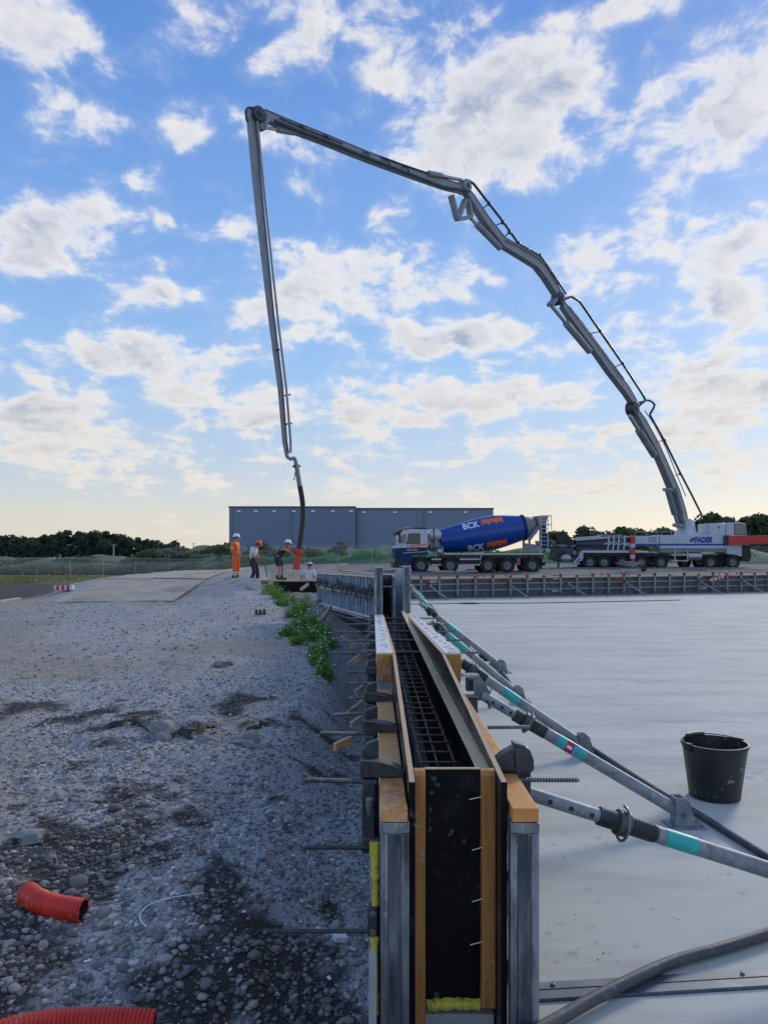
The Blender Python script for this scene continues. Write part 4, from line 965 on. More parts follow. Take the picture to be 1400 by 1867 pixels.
# ------------------------------------------------------------------ weeds with white flowers along the berm edge
def weed_plant(label, x, y, h, sp, flowers, seed):
    g = np.random.default_rng(seed); m, fl, st = MB(), MB(), MB(); z0 = gzs(x, y)-.01
    for i in range(int(100*sp/.4)):
        a = g.uniform(0, 6.28); rr = sp*g.random()**.6; bx, by = x+rr*math.cos(a), y+rr*math.sin(a)*.8
        bz = max(gzs(bx, by), z0-.15); hh = h*(.35+.65*g.random())*(1-.45*rr/sp); lean = g.uniform(-.4, .4, 2)*hh
        top = Vector((bx+lean[0], by+lean[1], bz+hh)); base = Vector((bx, by, bz))
        st.path([base, base.lerp(top, .6)+Vector((0, 0, hh*.06)), top], [.004, .003, .002], 3, cap=False)
        for k_ in range(5):
            q = base.lerp(top, .15+.8*g.random()); d = Vector((g.normal(), g.normal(), g.normal()*.5+.45)).normalized()*(.035+.06*g.random()); w = d.orthogonal().normalized()*d.length*.26
            m.quadmesh([q, q+d*.5+w, q+d, q+d*.5-w], [(0, 1, 2, 3)])
        if g.random() < flowers*.28:
            for k_ in range(2):
                c = top+Vector(g.normal(0, .035, 3)); n = Vector((g.normal()*.4, -.6+g.normal()*.3, 1)).normalized(); u = n.orthogonal().normalized(); w = n.cross(u); r = .010+.006*g.random()
                fl.quadmesh([c+(u*math.cos(q)+w*math.sin(q))*r for q in np.linspace(0, 5.24, 6)], [(0, 1, 2, 3, 4, 5)])
    t = Thing('weed_plant', label, 'plant', 'weeds along the berm edge'); t.add('foliage', m, 'weed', smooth=0, kind='stuff'); t.add('stems', st, 'weed', smooth=0, kind='stuff')
    if fl.f: t.add('flowers', fl, 'flower_white', smooth=0, kind='stuff')
    t.done()
weeds = [(592, 1236, .30, .16, .25), (583, 1218, .36, .18, .35), (585, 1196, .40, .22, .75), (600, 1180, .40, .20, .8), (545, 1178, .22, .20, .15), (566, 1168, .40, .26, .85), (590, 1160, .4, .25, .8),
         (530, 1160, .34, .34, .3), (560, 1146, .55, .42, .7), (540, 1132, .42, .40, .3), (545, 1118, .5, .45, .25), (522, 1104, .5, .5, .25), (508, 1092, .6, .5, .25), (496, 1084, .6, .55, .2)]
for i, (px, py, h, sp, fl) in enumerate(weeds):
    p = gpt(px, py, 0); sp *= .72; weed_plant(f'green weed clump on berm edge, {ORD[i]} from the camera'+(', full of white flowers' if fl > .6 else ''), p.x, p.y, h*.95, sp, fl, 30+i)

# ------------------------------------------------------------------ road plates up the ramp
def plate(label, quad):
    t = Thing('road_plate', label, 'steel plate', 'steel road plates'); m = MB()
    q = [Vector(p) for p in quad]; n = 6; top = []
    for i in range(n+1):
        row = []
        for j in range(n+1):
            a = q[0].lerp(q[1], j/n).lerp(q[3].lerp(q[2], j/n), i/n); row.append(a)
        top.append(row)
    V = [p for r_ in top for p in r_]; k_ = n+1
    m.quadmesh(V, [(i*k_+j, i*k_+j+1, (i+1)*k_+j+1, (i+1)*k_+j) for i in range(n) for j in range(n)])
    m.quadmesh([p-Vector((0, 0, .03)) for p in V], [(i*k_+j, (i+1)*k_+j, (i+1)*k_+j+1, i*k_+j+1) for i in range(n) for j in range(n)])
    N_ = len(V); bd = [i for i in range(k_)]+[i*k_+n for i in range(1, k_)]+[n*k_+j for j in range(n-1, -1, -1)]+[i*k_ for i in range(n-1, 0, -1)]
    m.f += [(bd[i], bd[i]+N_, bd[(i+1) % len(bd)]+N_, bd[(i+1) % len(bd)]) for i in range(len(bd))]
    t.add('sheet', m, 'steel_plate', smooth=20)
    for j in (0, n):
        c = top[0][j].lerp(top[0][n//2], .12)+Vector((0, .12, .002)); m = MB(); m.lathe([(0, .05), (.004, .05), (.005, .03)], c, n=10); t.add('lifting_eye', m, 'dark_steel')
    t.done()
def gp(x, y, h=.03): return (x, y, max(gzs(x, y), gzs(x-.3, y), gzs(x+.3, y))+h+.02)
rows = [25.8, 30.6, 35.4, 40.2]; cx = [-9.15, -9.0, -8.9, -8.8]
for i in range(3):
    for j, s_ in ((0, -1), (1, 1)):
        w0, w1 = 2.05, 2.03
        x00, x01 = cx[i]+(0 if j else -w0), cx[i]+(w0 if j else 0)
        if i == 1: x00 -= .25; x01 -= .2
        y0, y1 = rows[i]+.02+.1*(j if i else 0), rows[i+1]-.02
        plate(f'brown steel road plate on the ramp, {("near", "middle", "far")[i]} row, {("left", "right")[j]} one',
              [gp(x00+.02, y0, .05*(i == 1)), gp(x01-.02, y0, .05*(i == 1)), gp(x01-.02, y1), gp(x00+.02, y1)])
# planks and striped barrier foot left of the plates
for i, (a, b_, d) in enumerate((((345, 1056), (410, 1052), 33), ((118, 1078), (190, 1063), 31), ((130, 1070), (175, 1060), 33), ((0, 1084), (35, 1081), 27))):
    m = MB(); p0, p1 = P(*a, d), P(*b_, d+2); p0.z = gzs(p0.x, p0.y)+.05; p1.z = gzs(p1.x, p1.y)+.05; m.beam(p0, p1, .16, .05)
    single('timber_plank', ('pale plank lying on road plates left of the orange worker', 'long plank lying right behind the striped barrier foot', 'shorter plank farther behind the striped barrier foot', 'pale plank at left picture edge on dark soil')[i], 'plank', m, 'far_timber', 'loose planks on the left')
t = Thing('barrier_foot', 'red and white striped barrier foot left of road plates', 'barrier'); c = P(118, 1080, 28.5); c.z = gzs(c.x, c.y)
for i in range(7):
    m = MB(); m.obox(c+Vector(((i-3)*.095, 0, .11)), (.094, .3, .18)); t.add('stripe', m, 'red_paint' if i % 2 else 'truck_white', bev=.01)
m = MB(); m.obox(c+Vector((0, 0, .21)), (.5, .1, .02)); t.add('handle', m, 'red_paint'); t.done()

# ------------------------------------------------------------------ timber deck and trench where the workers stand
t = Thing('timber_deck', 'low timber deck where workers stand above the trench', 'deck')
dz = .44
for i, (x0, x1, y) in enumerate(((-6.7, -4.6, 29.6), (-5.2, -2.2, 30.5), (-5.4, -2.4, 30.85), (-5.9, -2.6, 31.3), (-6.1, -2.2, 31.7), (-6.3, -2.3, 32.2))):
    m = MB(); m.beam((x0, y, dz+random.uniform(-.03, .01)-(.14 if i == 0 else 0)), (x1, y+random.uniform(-.1, .1), dz+random.uniform(-.02, .02)-(.14 if i == 0 else 0)), .26, .05); t.add('plank', m, 'far_timber' if i else 'weathered_wood')
for x, y in ((-5.8, 31.0), (-3.2, 30.6), (-2.4, 31.6), (-4.2, 31.9), (-4.9, 30.9)):
    m = MB(); m.box(x-.05, x+.05, y-.05, y+.05, -.75, dz-.055); t.add('leg', m, 'weathered_wood')
t.done()
m = MB(); m.box(-4.35, -2.45, 30.30, 30.34, -.75, .40); single('trench_board_and_void', 'black sheet standing in for the dark void below the timber deck', 'board', m, 'black_board')  # black sheet added to paint the dark void under the deck
m = MB(); m.box(-5.7, -4.6, 29.42, 29.47, -.1, .27); single('trench_board_and_void', 'weathered board edge under the second worker feet', 'board', m, 'weathered_wood')
for i, (a, b_, d) in enumerate((((447, 1070), (472, 1080), 28), ((572, 1112), (590, 1092), 19), ((588, 1130), (603, 1106), 16), ((548, 1075), (562, 1065), 24), ((575, 1098), (596, 1090), 18))):
    m = MB(); m.beam(P(*a, d), P(*b_, d+.4), .05, .09); single('timber_stake', f'slanting board in the trench before the workers, {ORD[(0, 2, 4, 1, 3)[i]]} from the left', 'stake', m, 'weathered_wood', 'boards in the trench')
m = MB()
for i in range(14):
    x = -4.6+i*.16+random.uniform(-.05, .05); 
    if i % 3: m.tube((x, 31.9, .2), (x+random.uniform(-.02, .02), 31.9, .62+random.uniform(0, .15)), .012, n=5)
single('starter_bars', 'row of thin starter bars rising behind the timber deck', 'rebar', m, 'rebar', kind='stuff')

# ------------------------------------------------------------------ people
def skin_geo(V, E, Rr, sub=2, root=0):
    me = bpy.data.meshes.new('sk'); me.from_pydata([tuple(v) for v in V], E, []); o = bpy.data.objects.new('sk', me); C.objects.link(o)
    md = o.modifiers.new('s', 'SKIN'); md.use_smooth_shade = True
    if not me.skin_vertices: 
        bpy.context.view_layer.objects.active = o
    for i, sv in enumerate(me.skin_vertices[0].data):
        r = Rr[i]; sv.radius = r if isinstance(r, tuple) else (r, r); sv.use_root = (i == root)
    if sub: s_ = o.modifiers.new('b', 'SUBSURF'); s_.levels = s_.render_levels = sub
    bpy.context.view_layer.update(); em = bpy.data.meshes.new_from_object(o.evaluated_get(bpy.context.evaluated_depsgraph_get()))
    m = MB(); m.v = [tuple(v.co) for v in em.vertices]; m.f = [tuple(p.vertices) for p in em.polygons]
    bpy.data.objects.remove(o); bpy.data.meshes.remove(em); return m
JN = ['pelvis', 'belly', 'chest', 'neck', 'chin', 'skull', 'crown', 'shL', 'elL', 'wrL', 'palmL', 'shR', 'elR', 'wrR', 'palmR', 'hipL', 'knL', 'anL', 'toL', 'hipR', 'knR', 'anR', 'toR']
EDG = [('pelvis', 'belly'), ('belly', 'chest'), ('chest', 'neck'), ('neck', 'chin'), ('chin', 'skull'), ('skull', 'crown'), ('chest', 'shL'), ('shL', 'elL'), ('elL', 'wrL'), ('wrL', 'palmL'),
       ('chest', 'shR'), ('shR', 'elR'), ('elR', 'wrR'), ('wrR', 'palmR'), ('pelvis', 'hipL'), ('hipL', 'knL'), ('knL', 'anL'), ('anL', 'toL'), ('pelvis', 'hipR'), ('hipR', 'knR'), ('knR', 'anR'), ('anR', 'toR')]
RAD = dict(pelvis=.135, belly=.125, chest=.145, neck=.058, chin=.075, skull=.100, crown=.070, sh=.075, el=.046, wr=.031, palm=.036, hip=.088, kn=.058, an=.040, to=.036)
def person(label, J, loc, tops, legs, helmet, extra=None, bare_arms=False, shorts=False):
    "J: joint positions in metres from the spot between the feet, x to the right of the picture, y away"
    loc = Vector(loc); Jv = {k: Vector(v)+loc for k, v in J.items()}
    rad = lambda n, k_=0: RAD[n if n in RAD else n[:-1]]+k_
    t = Thing('person', label, 'person')
    face = (Jv['nose']-Jv['skull']).normalized()
    ids = {n: i for i, n in enumerate(JN)}
    V = [Jv[n] for n in JN]; body = skin_geo(V, [(ids[a], ids[b]) for a, b in EDG], [rad(n) for n in JN], 2, 0)
    # face: nose, ears; hands: five fingers each
    body.path([Jv['skull']+face*.085+Vector((0, 0, .01)), Jv['skull']+face*.125-Vector((0, 0, .03)), Jv['skull']+face*.09-Vector((0, 0, .04))], [.008, .017, .012], 6)
    side = face.cross(Vector((0, 0, 1))).normalized()
    for s_ in (-1, 1): body.ball(Jv['skull']+side*s_*.098-Vector((0, 0, .015)), (.016, .02, .032), 6, 5)
    for S_ in 'LR':
        u = (Jv['palm'+S_]-Jv['wr'+S_]).normalized(); sd_ = u.cross(Vector((.3, 1, .2))).normalized(); dn = u.cross(sd_).normalized(); pc = Jv['palm'+S_]
        for k_, ln in enumerate((.062, .074, .078, .070, .055)):
            if k_ == 0: b0 = pc+sd_*.030-u*.02; b1 = b0+(sd_*.6+u*.6)*.035; b2 = b1+(u*.8+dn*.4)*.03
            else: b0 = pc+u*.02+sd_*(.026-.0165*(k_-1)); b1 = b0+(u*.85+dn*.35)*ln*.55; b2 = b1+(u*.35+dn*.85)*ln*.45
            body.path([b0, b1, b2], [.0095, .009, .0075], 6)
    t.add('body', body, 'skin', smooth=60)
    def garment(name, chain, grow, mat, lb=None):
        ns = []
        for e in chain:
            for n in e:
                if n[0] not in ns: ns.append(n[0])
        pos = {}; 
        for e in chain:
            for n, f in e: pos[n] = (n, f)
        # points may be part way between two joints: ('elL', ('shL', .5)) = half way from shL to elL
        VV, RR, ix = [], [], {}
        for n in ns:
            f = pos[n][1]
            if f is None: VV.append(Jv[n]); RR.append(rad(n, grow))
            else: VV.append(Jv[f[0]].lerp(Jv[n], f[1])); RR.append(rad(f[0])*(1-f[1])+rad(n)*f[1]+grow)
            ix[n] = len(VV)-1
        return t.add(name, skin_geo(VV, [(ix[e[0][0]], ix[e[1][0]]) for e in chain], RR, 2, 0), mat, smooth=60, label=lb)
    J0 = lambda n: (n, None)
    up = [(J0('pelvis'), J0('belly')), (J0('belly'), J0('chest')), (J0('chest'), ('neck', ('chest', .78)))]
    for S_ in 'LR':
        up.append((J0('chest'), J0('sh'+S_)))
        if not bare_arms: up.append((J0('sh'+S_), J0('el'+S_) if tops[1] == 'long' else ('el'+S_, ('sh'+S_, .75))))
        if tops[1] == 'long': up.append((J0('el'+S_), ('wr'+S_, ('el'+S_, .92))))
    garment('shirt', up, .022, tops[0])
    lo = []
    for S_ in 'LR':
        lo.append((J0('pelvis'), J0('hip'+S_)))
        if S_ == 'L': lo.append((J0('pelvis'), ('belly', ('pelvis', .55))))
        if shorts: lo.append((J0('hip'+S_), ('kn'+S_, ('hip'+S_, .85))))
        else: lo += [(J0('hip'+S_), J0('kn'+S_)), (J0('kn'+S_), ('an'+S_, ('kn'+S_, .93)))]
    garment('trousers', lo, .028, legs)
    for S_ in 'LR':
        a, b_ = Jv['an'+S_], Jv['to'+S_]; m = MB(); d = (b_-a); d.z = 0; d.normalize()
        m.path([Vector((a.x, a.y, a.z+.10))-d*.01, a-d*.015, Vector((a.x, a.y, a.z-.05))-d*.03+d*.02], [.055, .058, .055], 8); m.path([Vector((a.x, a.y, loc.z+.045+J['an'+S_][2]-.09))-d*.05, Vector((a.x, a.y, loc.z+.05+J['an'+S_][2]-.09))+d*.07, Vector((a.x, a.y, loc.z+.04+J['an'+S_][2]-.09))+d*.19], [.045, .052, .038], 8); t.add('boot', m, 'boot')
    m = MB(); m.ball(Jv['skull']-face*.018+Vector((0, 0, .012)), (.105, .105, .10), 12, 8); m.v = [v for v in m.v]; t.add('hair', m, 'hair')
    for s_ in (-1, 1): m = MB(); m.ball(Jv['skull']+face*.094+side*s_*.035, .011, 6, 5); t.add('eye', m, 'chassis_black')
    up_ = (Jv['crown']-Jv['skull']).normalized(); c = Jv['skull']+up_*.035
    if helmet == 'cap':
        m = MB(); m.lathe([(-.005, .112), (.05, .108), (.085, .08), (.102, .03), (.103, .001)], c, up_, 16); h = t.add('cap', m, 'shirt_grey'); m = MB(); m.obox(c+face*.13+up_*.005, (.13, .13, .012), (0, 0, math.atan2(face.y, face.x))); t.add('peak', m, 'navy_cloth', parent=h)
    else:
        m = MB(); m.lathe([(-.01, .142), (-.004, .146), (.004, .133), (.05, .130), (.09, .108), (.12, .066), (.132, .02), (.133, .001)], c, up_, 20); h = t.add('helmet', m, helmet)
        m = MB(); m.path([c+face*.13+up_*.04, c+face*.09+up_*.108, c+up_*.138, c-face*.09+up_*.108, c-face*.13+up_*.04], .012, 6); t.add('ridge', m, helmet, parent=h)
        m = MB(); m.prism([c+face*.10-side*.10-up_*.008, c+face*.19-side*.05-up_*.014, c+face*.19+side*.05-up_*.014, c+face*.10+side*.10-up_*.008], up_*.008); t.add('brim', m, helmet, parent=h)
    if extra: extra(t, Jv)
    t.done()
# standing, hands together in front, turned to the right
def band(t, Jv):
    for S_ in 'LR':
        for f in (.55, .75):
            a = Jv['kn'+S_].lerp(Jv['an'+S_], f); u = (Jv['an'+S_]-Jv['kn'+S_]).normalized(); m = MB(); m.lathe([(-.022, .082), (.022, .080)], a, u, 12, cap=False); t.add('reflective_band', m, 'reflective')
        a = Jv['sh'+S_].lerp(Jv['el'+S_], .6); u = (Jv['el'+S_]-Jv['sh'+S_]).normalized(); m = MB(); m.lathe([(-.02, .088), (.02, .086)], a, u, 12, cap=False); t.add('reflective_band', m, 'reflective')
base = P(430, 1056, 30.8)
person('worker in bright orange overalls and white helmet, hands in front', dict(
    pelvis=(0, 0, .96), belly=(-.01, 0, 1.12), chest=(-.02, 0, 1.34), neck=(.0, 0, 1.51), chin=(.04, -.01, 1.58), skull=(.03, -.01, 1.67), crown=(.02, 0, 1.77), nose=(.13, -.06, 1.655),
    shL=(-.07, -.19, 1.42), elL=(-.12, -.24, 1.13), wrL=(.10, -.17, 1.00), palmL=(.18, -.12, .96), shR=(.03, .19, 1.42), elR=(.02, .25, 1.12), wrR=(.17, .08, .98), palmR=(.23, .02, .94),
    hipL=(-.03, -.10, .90), knL=(-.02, -.12, .50), anL=(-.05, -.13, .09), toL=(.08, -.17, .05), hipR=(.03, .10, .90), knR=(.06, .11, .50), anR=(.06, .12, .09), toR=(.20, .10, .05)),
    (base.x, base.y, base.z), ('hiviz_orange', 'long'), 'hiviz_orange', 'helmet_white', band)
base = P(462, 1062, 30.6)
person('worker in grey T-shirt, dark trousers and orange helmet looking down', dict(
    pelvis=(-.02, 0, .92), belly=(-.03, 0, 1.07), chest=(.01, 0, 1.27), neck=(.10, 0, 1.41), chin=(.20, -.02, 1.43), skull=(.20, -.02, 1.52), crown=(.24, -.01, 1.61), nose=(.30, -.06, 1.47),
    shL=(-.02, -.19, 1.34), elL=(.05, -.24, 1.06), wrL=(.28, -.16, .99), palmL=(.36, -.12, .97), shR=(.08, .19, 1.34), elR=(.12, .22, 1.08), wrR=(.30, .06, 1.0), palmR=(.37, .0, .98),
    hipL=(-.05, -.10, .87), knL=(.06, -.12, .48), anL=(-.05, -.14, .09), toL=(.08, -.17, .05), hipR=(.02, .10, .87), knR=(.14, .11, .48), anR=(.16, .14, .09), toR=(.30, .12, .05)),
    (base.x, base.y, base.z), ('shirt_grey', 'short'), 'navy_cloth', 'helmet_orange', None)
h = base+Vector((.37, -.02, .97)); m = MB(); m.path(smooth_path([h+Vector((-.10, 0, .06)), h, h+Vector((.10, 0, -.25)), h+Vector((.18, .05, -.75))]), .022, 8)
single('vibrator_hose', 'thin grey vibrator hose held by worker in orange helmet', 'hose', m, 'grey_hose')
base = P(509, 1057, 30.8)
person('worker in black vest and shorts leaning to guide the red hose end', dict(
    pelvis=(-.03, 0, .88), belly=(.03, 0, 1.03), chest=(.17, 0, 1.20), neck=(.27, 0, 1.33), chin=(.36, -.02, 1.36), skull=(.36, -.02, 1.45), crown=(.37, -.01, 1.55), nose=(.47, -.05, 1.43),
    shL=(.18, -.20, 1.26), elL=(.44, -.20, 1.13), wrL=(.62, -.10, 1.02), palmL=(.69, -.06, 1.01), shR=(.26, .19, 1.26), elR=(.46, .20, 1.20), wrR=(.62, .10, 1.17), palmR=(.68, .06, 1.17),
    hipL=(-.08, -.10, .83), knL=(.04, -.13, .46), anL=(-.02, -.15, .09), toL=(.12, -.18, .05), hipR=(.0, .10, .83), knR=(.12, .11, .46), anR=(.10, .15, .09), toR=(.24, .13, .05)),
    (base.x, base.y, base.z), ('navy_cloth', 'none'), 'navy_cloth', 'helmet_white', None, True, True)
base = P(563, 1105, 30.75)
base.z = -.62
person('worker in pale grey T-shirt and cap standing in trench behind the wall', dict(
    pelvis=(-.03, 0, .96), belly=(-.02, 0, 1.12), chest=(.0, 0, 1.34), neck=(.02, 0, 1.50), chin=(.04, -.03, 1.57), skull=(.04, -.02, 1.66), crown=(.04, 0, 1.76), nose=(.10, -.12, 1.645),
    shL=(-.17, -.06, 1.42), elL=(-.27, -.10, 1.16), wrL=(-.33, -.22, .98), palmL=(-.36, -.28, .95), shR=(.19, .02, 1.42), elR=(.25, -.02, 1.14), wrR=(.18, -.22, 1.02), palmR=(.14, -.29, 1.0),
    hipL=(-.10, 0, .90), knL=(-.11, 0, .50), anL=(-.12, .02, .09), toL=(-.13, -.12, .05), hipR=(.10, 0, .90), knR=(.11, 0, .50), anR=(.12, .02, .09), toR=(.13, -.12, .05)),
    (base.x, base.y, base.z), ('shirt_grey', 'short'), 'navy_cloth', 'cap', None)

# ------------------------------------------------------------------ formwork along the far slab edge
def far_at(a, n=0, z=0): p = FE0+FED*a+Vector((FED.y, -FED.x, 0))*n; return Vector((p.x, p.y, z))   # n towards us
PW = 1.32
proto = Thing('slab_edge_form', 'far slab-edge formwork panel, first from the left', 'formwork panel', 'formwork along the far slab edge', loc=far_at(.35), rz=BA)
m = MB(); m.box(.005, PW-.005, 0, .025, .002, .655); proto.add('sheet', m, 'far_ply')
m = MB(); m.box(0, PW-.004, -.10, .05, .658, .715); proto.add('top_timber', m, 'far_timber')
for z in (.245, .465): m = MB(); m.box(.0, PW-.006, -.075, -.028, z, z+.045); proto.add('rail', m, 'galv')
for x in (.33, .99): m = MB(); m.box(x-.03, x+.03, -.135, -.078, .06, .69); po = proto.add('post', m, 'galv'); m = MB(); m.box(x-.05, x+.11, -.16, -.137, .10, .135); proto.add('wedge', m, 'dark_steel', parent=po); m = MB(); m.box(x-.035, x+.035, -.15, -.06, .69, .80 if x < .5 else .75); proto.add('clamp_head', m, 'dark_steel', parent=po)
m = MB(); m.box(.005, PW-.005, -.02, -.002, .002, .05); proto.add('kick_board', m, 'alu_dark')
pr = proto.done(); NP = 14
for i in range(1, NP): dup(pr, far_at(.35+i*PW), BA, f'far slab-edge formwork panel, {ORD[i]} from the left')
st = [(.8, .60, 'red_paint'), (1.05, .55, 'white_print'), (2.3, .58, 'red_paint'), (3.3, .57, 'red_paint'), (4.6, .60, 'white_print'), (5.75, .60, 'white_print'), (5.7, .17, 'white_print'), (8.3, .57, 'red_paint'), (11.9, .60, 'white_print'), (12.1, .17, 'white_print'), (13.5, .57, 'red_paint')]
for i, (a, z, mt) in enumerate(st):
    t = Thing('form_sticker', f'small {"red" if mt[0] == "r" else "white and red"} sticker on far formwork, {ORD[i]} from the left', 'sticker', 'stickers on the far formwork')
    m = MB(); q = [far_at(a+dx, .003, 0) for dx in (0, .26)]; m.quadmesh([(q[0].x, q[0].y, z), (q[1].x, q[1].y, z), (q[1].x, q[1].y, z+.09), (q[0].x, q[0].y, z+.09)], [(0, 1, 2, 3)]); t.add('sheet', m, mt)
    if mt[0] != 'r':
        m = MB(); q = [far_at(a+dx, .006, 0) for dx in (.02, .24)]; m.quadmesh([(q[0].x, q[0].y, z+.03), (q[1].x, q[1].y, z+.03), (q[1].x, q[1].y, z+.065), (q[0].x, q[0].y, z+.065)], [(0, 1, 2, 3)]); t.add('print', m, 'red_sticker')
    t.done()
for i, a in enumerate((.95, 3.9, 6.2, 8.6, 11.9, 13.9, 15.6, 17.5)):
    t = Thing('form_brace', f'slanting brace on far formwork, {ORD[i]} from the left', 'brace', 'braces of the far formwork')
    p0, p1 = far_at(a, .14, .48), far_at(a+.35, .85, .05); m = MB(); m.tube(p0, p1, .03, n=8); t.add('tube', m, 'galv')
    m = MB(); m.box(p1.x-.08, p1.x+.08, p1.y-.07, p1.y+.07, .002, .012); t.add('foot', m, 'galv'); m = MB(); m.ball(p0, .05, 8, 6); t.add('joint', m, 'dark_steel'); t.done()
for i, a in enumerate((2.35, 3.35, 7.05, 7.9, 12.05, 12.85, 16.6, 18.1)):
    for j in (0, 1):
        t = Thing('capped_bar', f'thin upright bar with red cap before far formwork, {("left", "right")[j]} of pair {ORD[i]} from the left', 'bar', 'capped bars on the slab')
        q = far_at(a+j*.17, 1.0+.1*j); m = MB(); m.tube((q.x, q.y, 0), (q.x+.01, q.y, .80), .009, n=6); t.add('bar', m, 'rebar'); m = MB(); m.lathe([(0, .03), (.05, .036), (.09, .03), (.10, .01)], (q.x+.01, q.y, .76), n=8); t.add('cap', m, 'red_paint'); t.done()
t = Thing('warning_board', 'red and white striped warning board hung on far formwork', 'board')
for i in range(8):
    a = 12.3+i*.085; q = [far_at(a+dx, .2, 0) for dx in (0, .085)]; z = .44+i*.018; m = MB(); m.hexa([(q[0].x, q[0].y, z), (q[1].x, q[1].y, z+.018), (q[1].x, q[1].y+.02, z+.018), (q[0].x, q[0].y+.02, z), (q[0].x, q[0].y, z+.11), (q[1].x, q[1].y, z+.128), (q[1].x, q[1].y+.02, z+.128), (q[0].x, q[0].y+.02, z+.11)])
    t.add('stripe', m, 'truck_white' if i % 2 else 'red_paint')
t.done()
# timber and mats on the earth behind the formwork
pl_ = [((1010, 1040), (1080, 1041), 47), ((980, 1044), (1100, 1045), 42), ((1020, 1046), (1130, 1043), 43), ((1290, 1040), (1400, 1041), 52), ((1260, 1044), (1410, 1043), 46), ((1310, 1046), (1420, 1046), 44), ((1130, 1041), (1240, 1038), 55), ((850, 1042), (930, 1040), 56), ((790, 1044), (830, 1044), 52), ((900, 1045), (1000, 1046), 44)]
for i, (a, b_, d) in enumerate(pl_):
    p0, p1 = P(*a, d), P(*b_, d+.6)
    for p in (p0, p1): p.z = gzs(p.x, p.y)+.06
    m = MB(); m.beam(p0, p1, .35, .10); rk = sorted(range(10), key=lambda q: pl_[q][0][0]).index(i); single('timber_plank', f'yellowish plank on earth before the trucks, {ORD[rk]} from left by left end', 'plank', m, 'far_timber', 'planks before the trucks')

# ------------------------------------------------------------------ vehicles
def wheel_meshes():
    ty = MB(); ty.lathe([(-.15, .30), (-.15, .44), (-.13, .52), (-.10, .535), (.10, .535), (.13, .52), (.15, .44), (.15, .30)], (0, 0, 0), (0, 1, 0), 28, cap=False)
    ri = MB(); ri.lathe([(-.12, .305), (-.125, .285), (-.06, .25), (-.05, .13), (-.10, .11), (-.14, .09), (-.145, .001)], (0, 0, 0), (0, 1, 0), 24, cap=False)
    nu = MB()
    for i in range(10): a = i*.628; nu.lathe([(0, .034), (.03, .030)], (math.cos(a)*.19, -.068, math.sin(a)*.19), (0, -1, 0), 6)
    return ty, ri, nu
TY, RI, NU = wheel_meshes()
def wheel(t, x, y, z, cache={}):
    if not cache: cache.update(ty=raw_mesh('tyre', TY.v, TY.f, 'tyre'), ri=raw_mesh('rim', RI.v, RI.f, 'rim_grey'), nu=raw_mesh('wheel_nuts', NU.v, NU.f, 'silver'))
    w = t.add('wheel', None, None, mesh=cache['ty'], loc=(x, y, z)); t.add('rim', None, None, mesh=cache['ri'], parent=w); t.add('wheel_nuts', None, None, mesh=cache['nu'], parent=w, kind='stuff')
def B(*a): return MB().box(*a)
def arch(x, y0, y1, z, r, w=.04, a0=0.15, a1=2.99):
    m = MB(); pts = [(math.cos(a), math.sin(a)) for a in np.linspace(a0, a1, 9)]; rg = [[(x+r*c, y0, z+r*s_), (x+(r+w)*c, y0, z+(r+w)*s_), (x+(r+w)*c, y1, z+(r+w)*s_), (x+r*c, y1, z+r*s_)] for c, s_ in pts]; return m.rings(rg)
# ---- mixer truck: local x to the right (rear), y away, z up; x = 0 at the front bumper
LX = P(716, 1043, 54).x
mx_ = Thing('mixer_truck', 'blue concrete mixer truck with white cab stripe parked before the warehouse', 'truck', loc=(LX, 53.3, .10), rz=R(4))
T = mx_; hw = 1.22
def cab_prism(mat, name, prof, y0=-hw, y1=hw, **k_): m = MB(); m.prism([(x, y0, z) for x, z in prof], (0, y1-y0, 0)); return T.add(name, m, mat, **k_)
cab = cab_prism('truck_blue', 'cab_lower', [(.06, .55), (.02, 1.0), (.05, 1.74), (2.28, 1.74), (2.28, 1.25), (1.25, 1.25), (1.2, .55)], bev=.03)
cab_prism('truck_white', 'cab_upper', [(.05, 1.745), (.42, 2.72), (.62, 2.92), (1.2, 3.0), (2.26, 2.98), (2.28, 1.745)], bev=.04)
cab_prism('truck_white', 'stripe', [(.04, 1.70), (.05, 1.76), (2.285, 1.88), (2.285, 1.82)], -hw-.008, -hw-.002)
cab_prism('orange_mark', 'orange_stripe', [(.9, 1.90), (2.27, 2.02), (2.27, 1.93), (1.2, 1.80)], -hw-.010, -hw-.004)
w_ = cab_prism('glass_dark', 'side_window', [(.86, 2.03), (1.0, 2.66), (1.72, 2.68), (1.72, 2.03)], -hw-.014, -hw-.003)
cab_prism('chassis_black', 'window_frame', [(.82, 1.99), (.97, 2.70), (1.76, 2.72), (1.76, 1.99)], -hw-.009, -hw-.0005)
m = MB(); m.quadmesh([(.115, -1.08, 1.88), (.115, 1.08, 1.88), (.405, 1.05, 2.66), (.405, -1.05, 2.66)], [(0, 1, 2, 3)]); m.v = [(x-.03, y, z+.01) for x, y, z in m.v]; T.add('windscreen', m, 'glass_window')
cab_prism('glass_window', 'quarter_window', [(.30, 2.03), (.55, 2.66), (.80, 2.66), (.78, 2.03)], -hw-.012, -hw-.002)
cab_prism('chassis_black', 'sun_visor', [(.22, 2.62), (.05, 2.70), (.10, 2.80), (.55, 2.95), (.6, 2.88)], -1.15, 1.15)
cab_prism('truck_white', 'thin_stripe', [(.60, 1.36), (.60, 1.40), (2.275, 1.50), (2.275, 1.46)], -hw-.009, -hw-.003)
cab_prism('chassis_black', 'roof_deflector', [(.8, 3.0), (1.5, 3.12), (2.2, 3.10), (2.2, 2.985), (1.2, 3.005)], -1.0, 1.0)
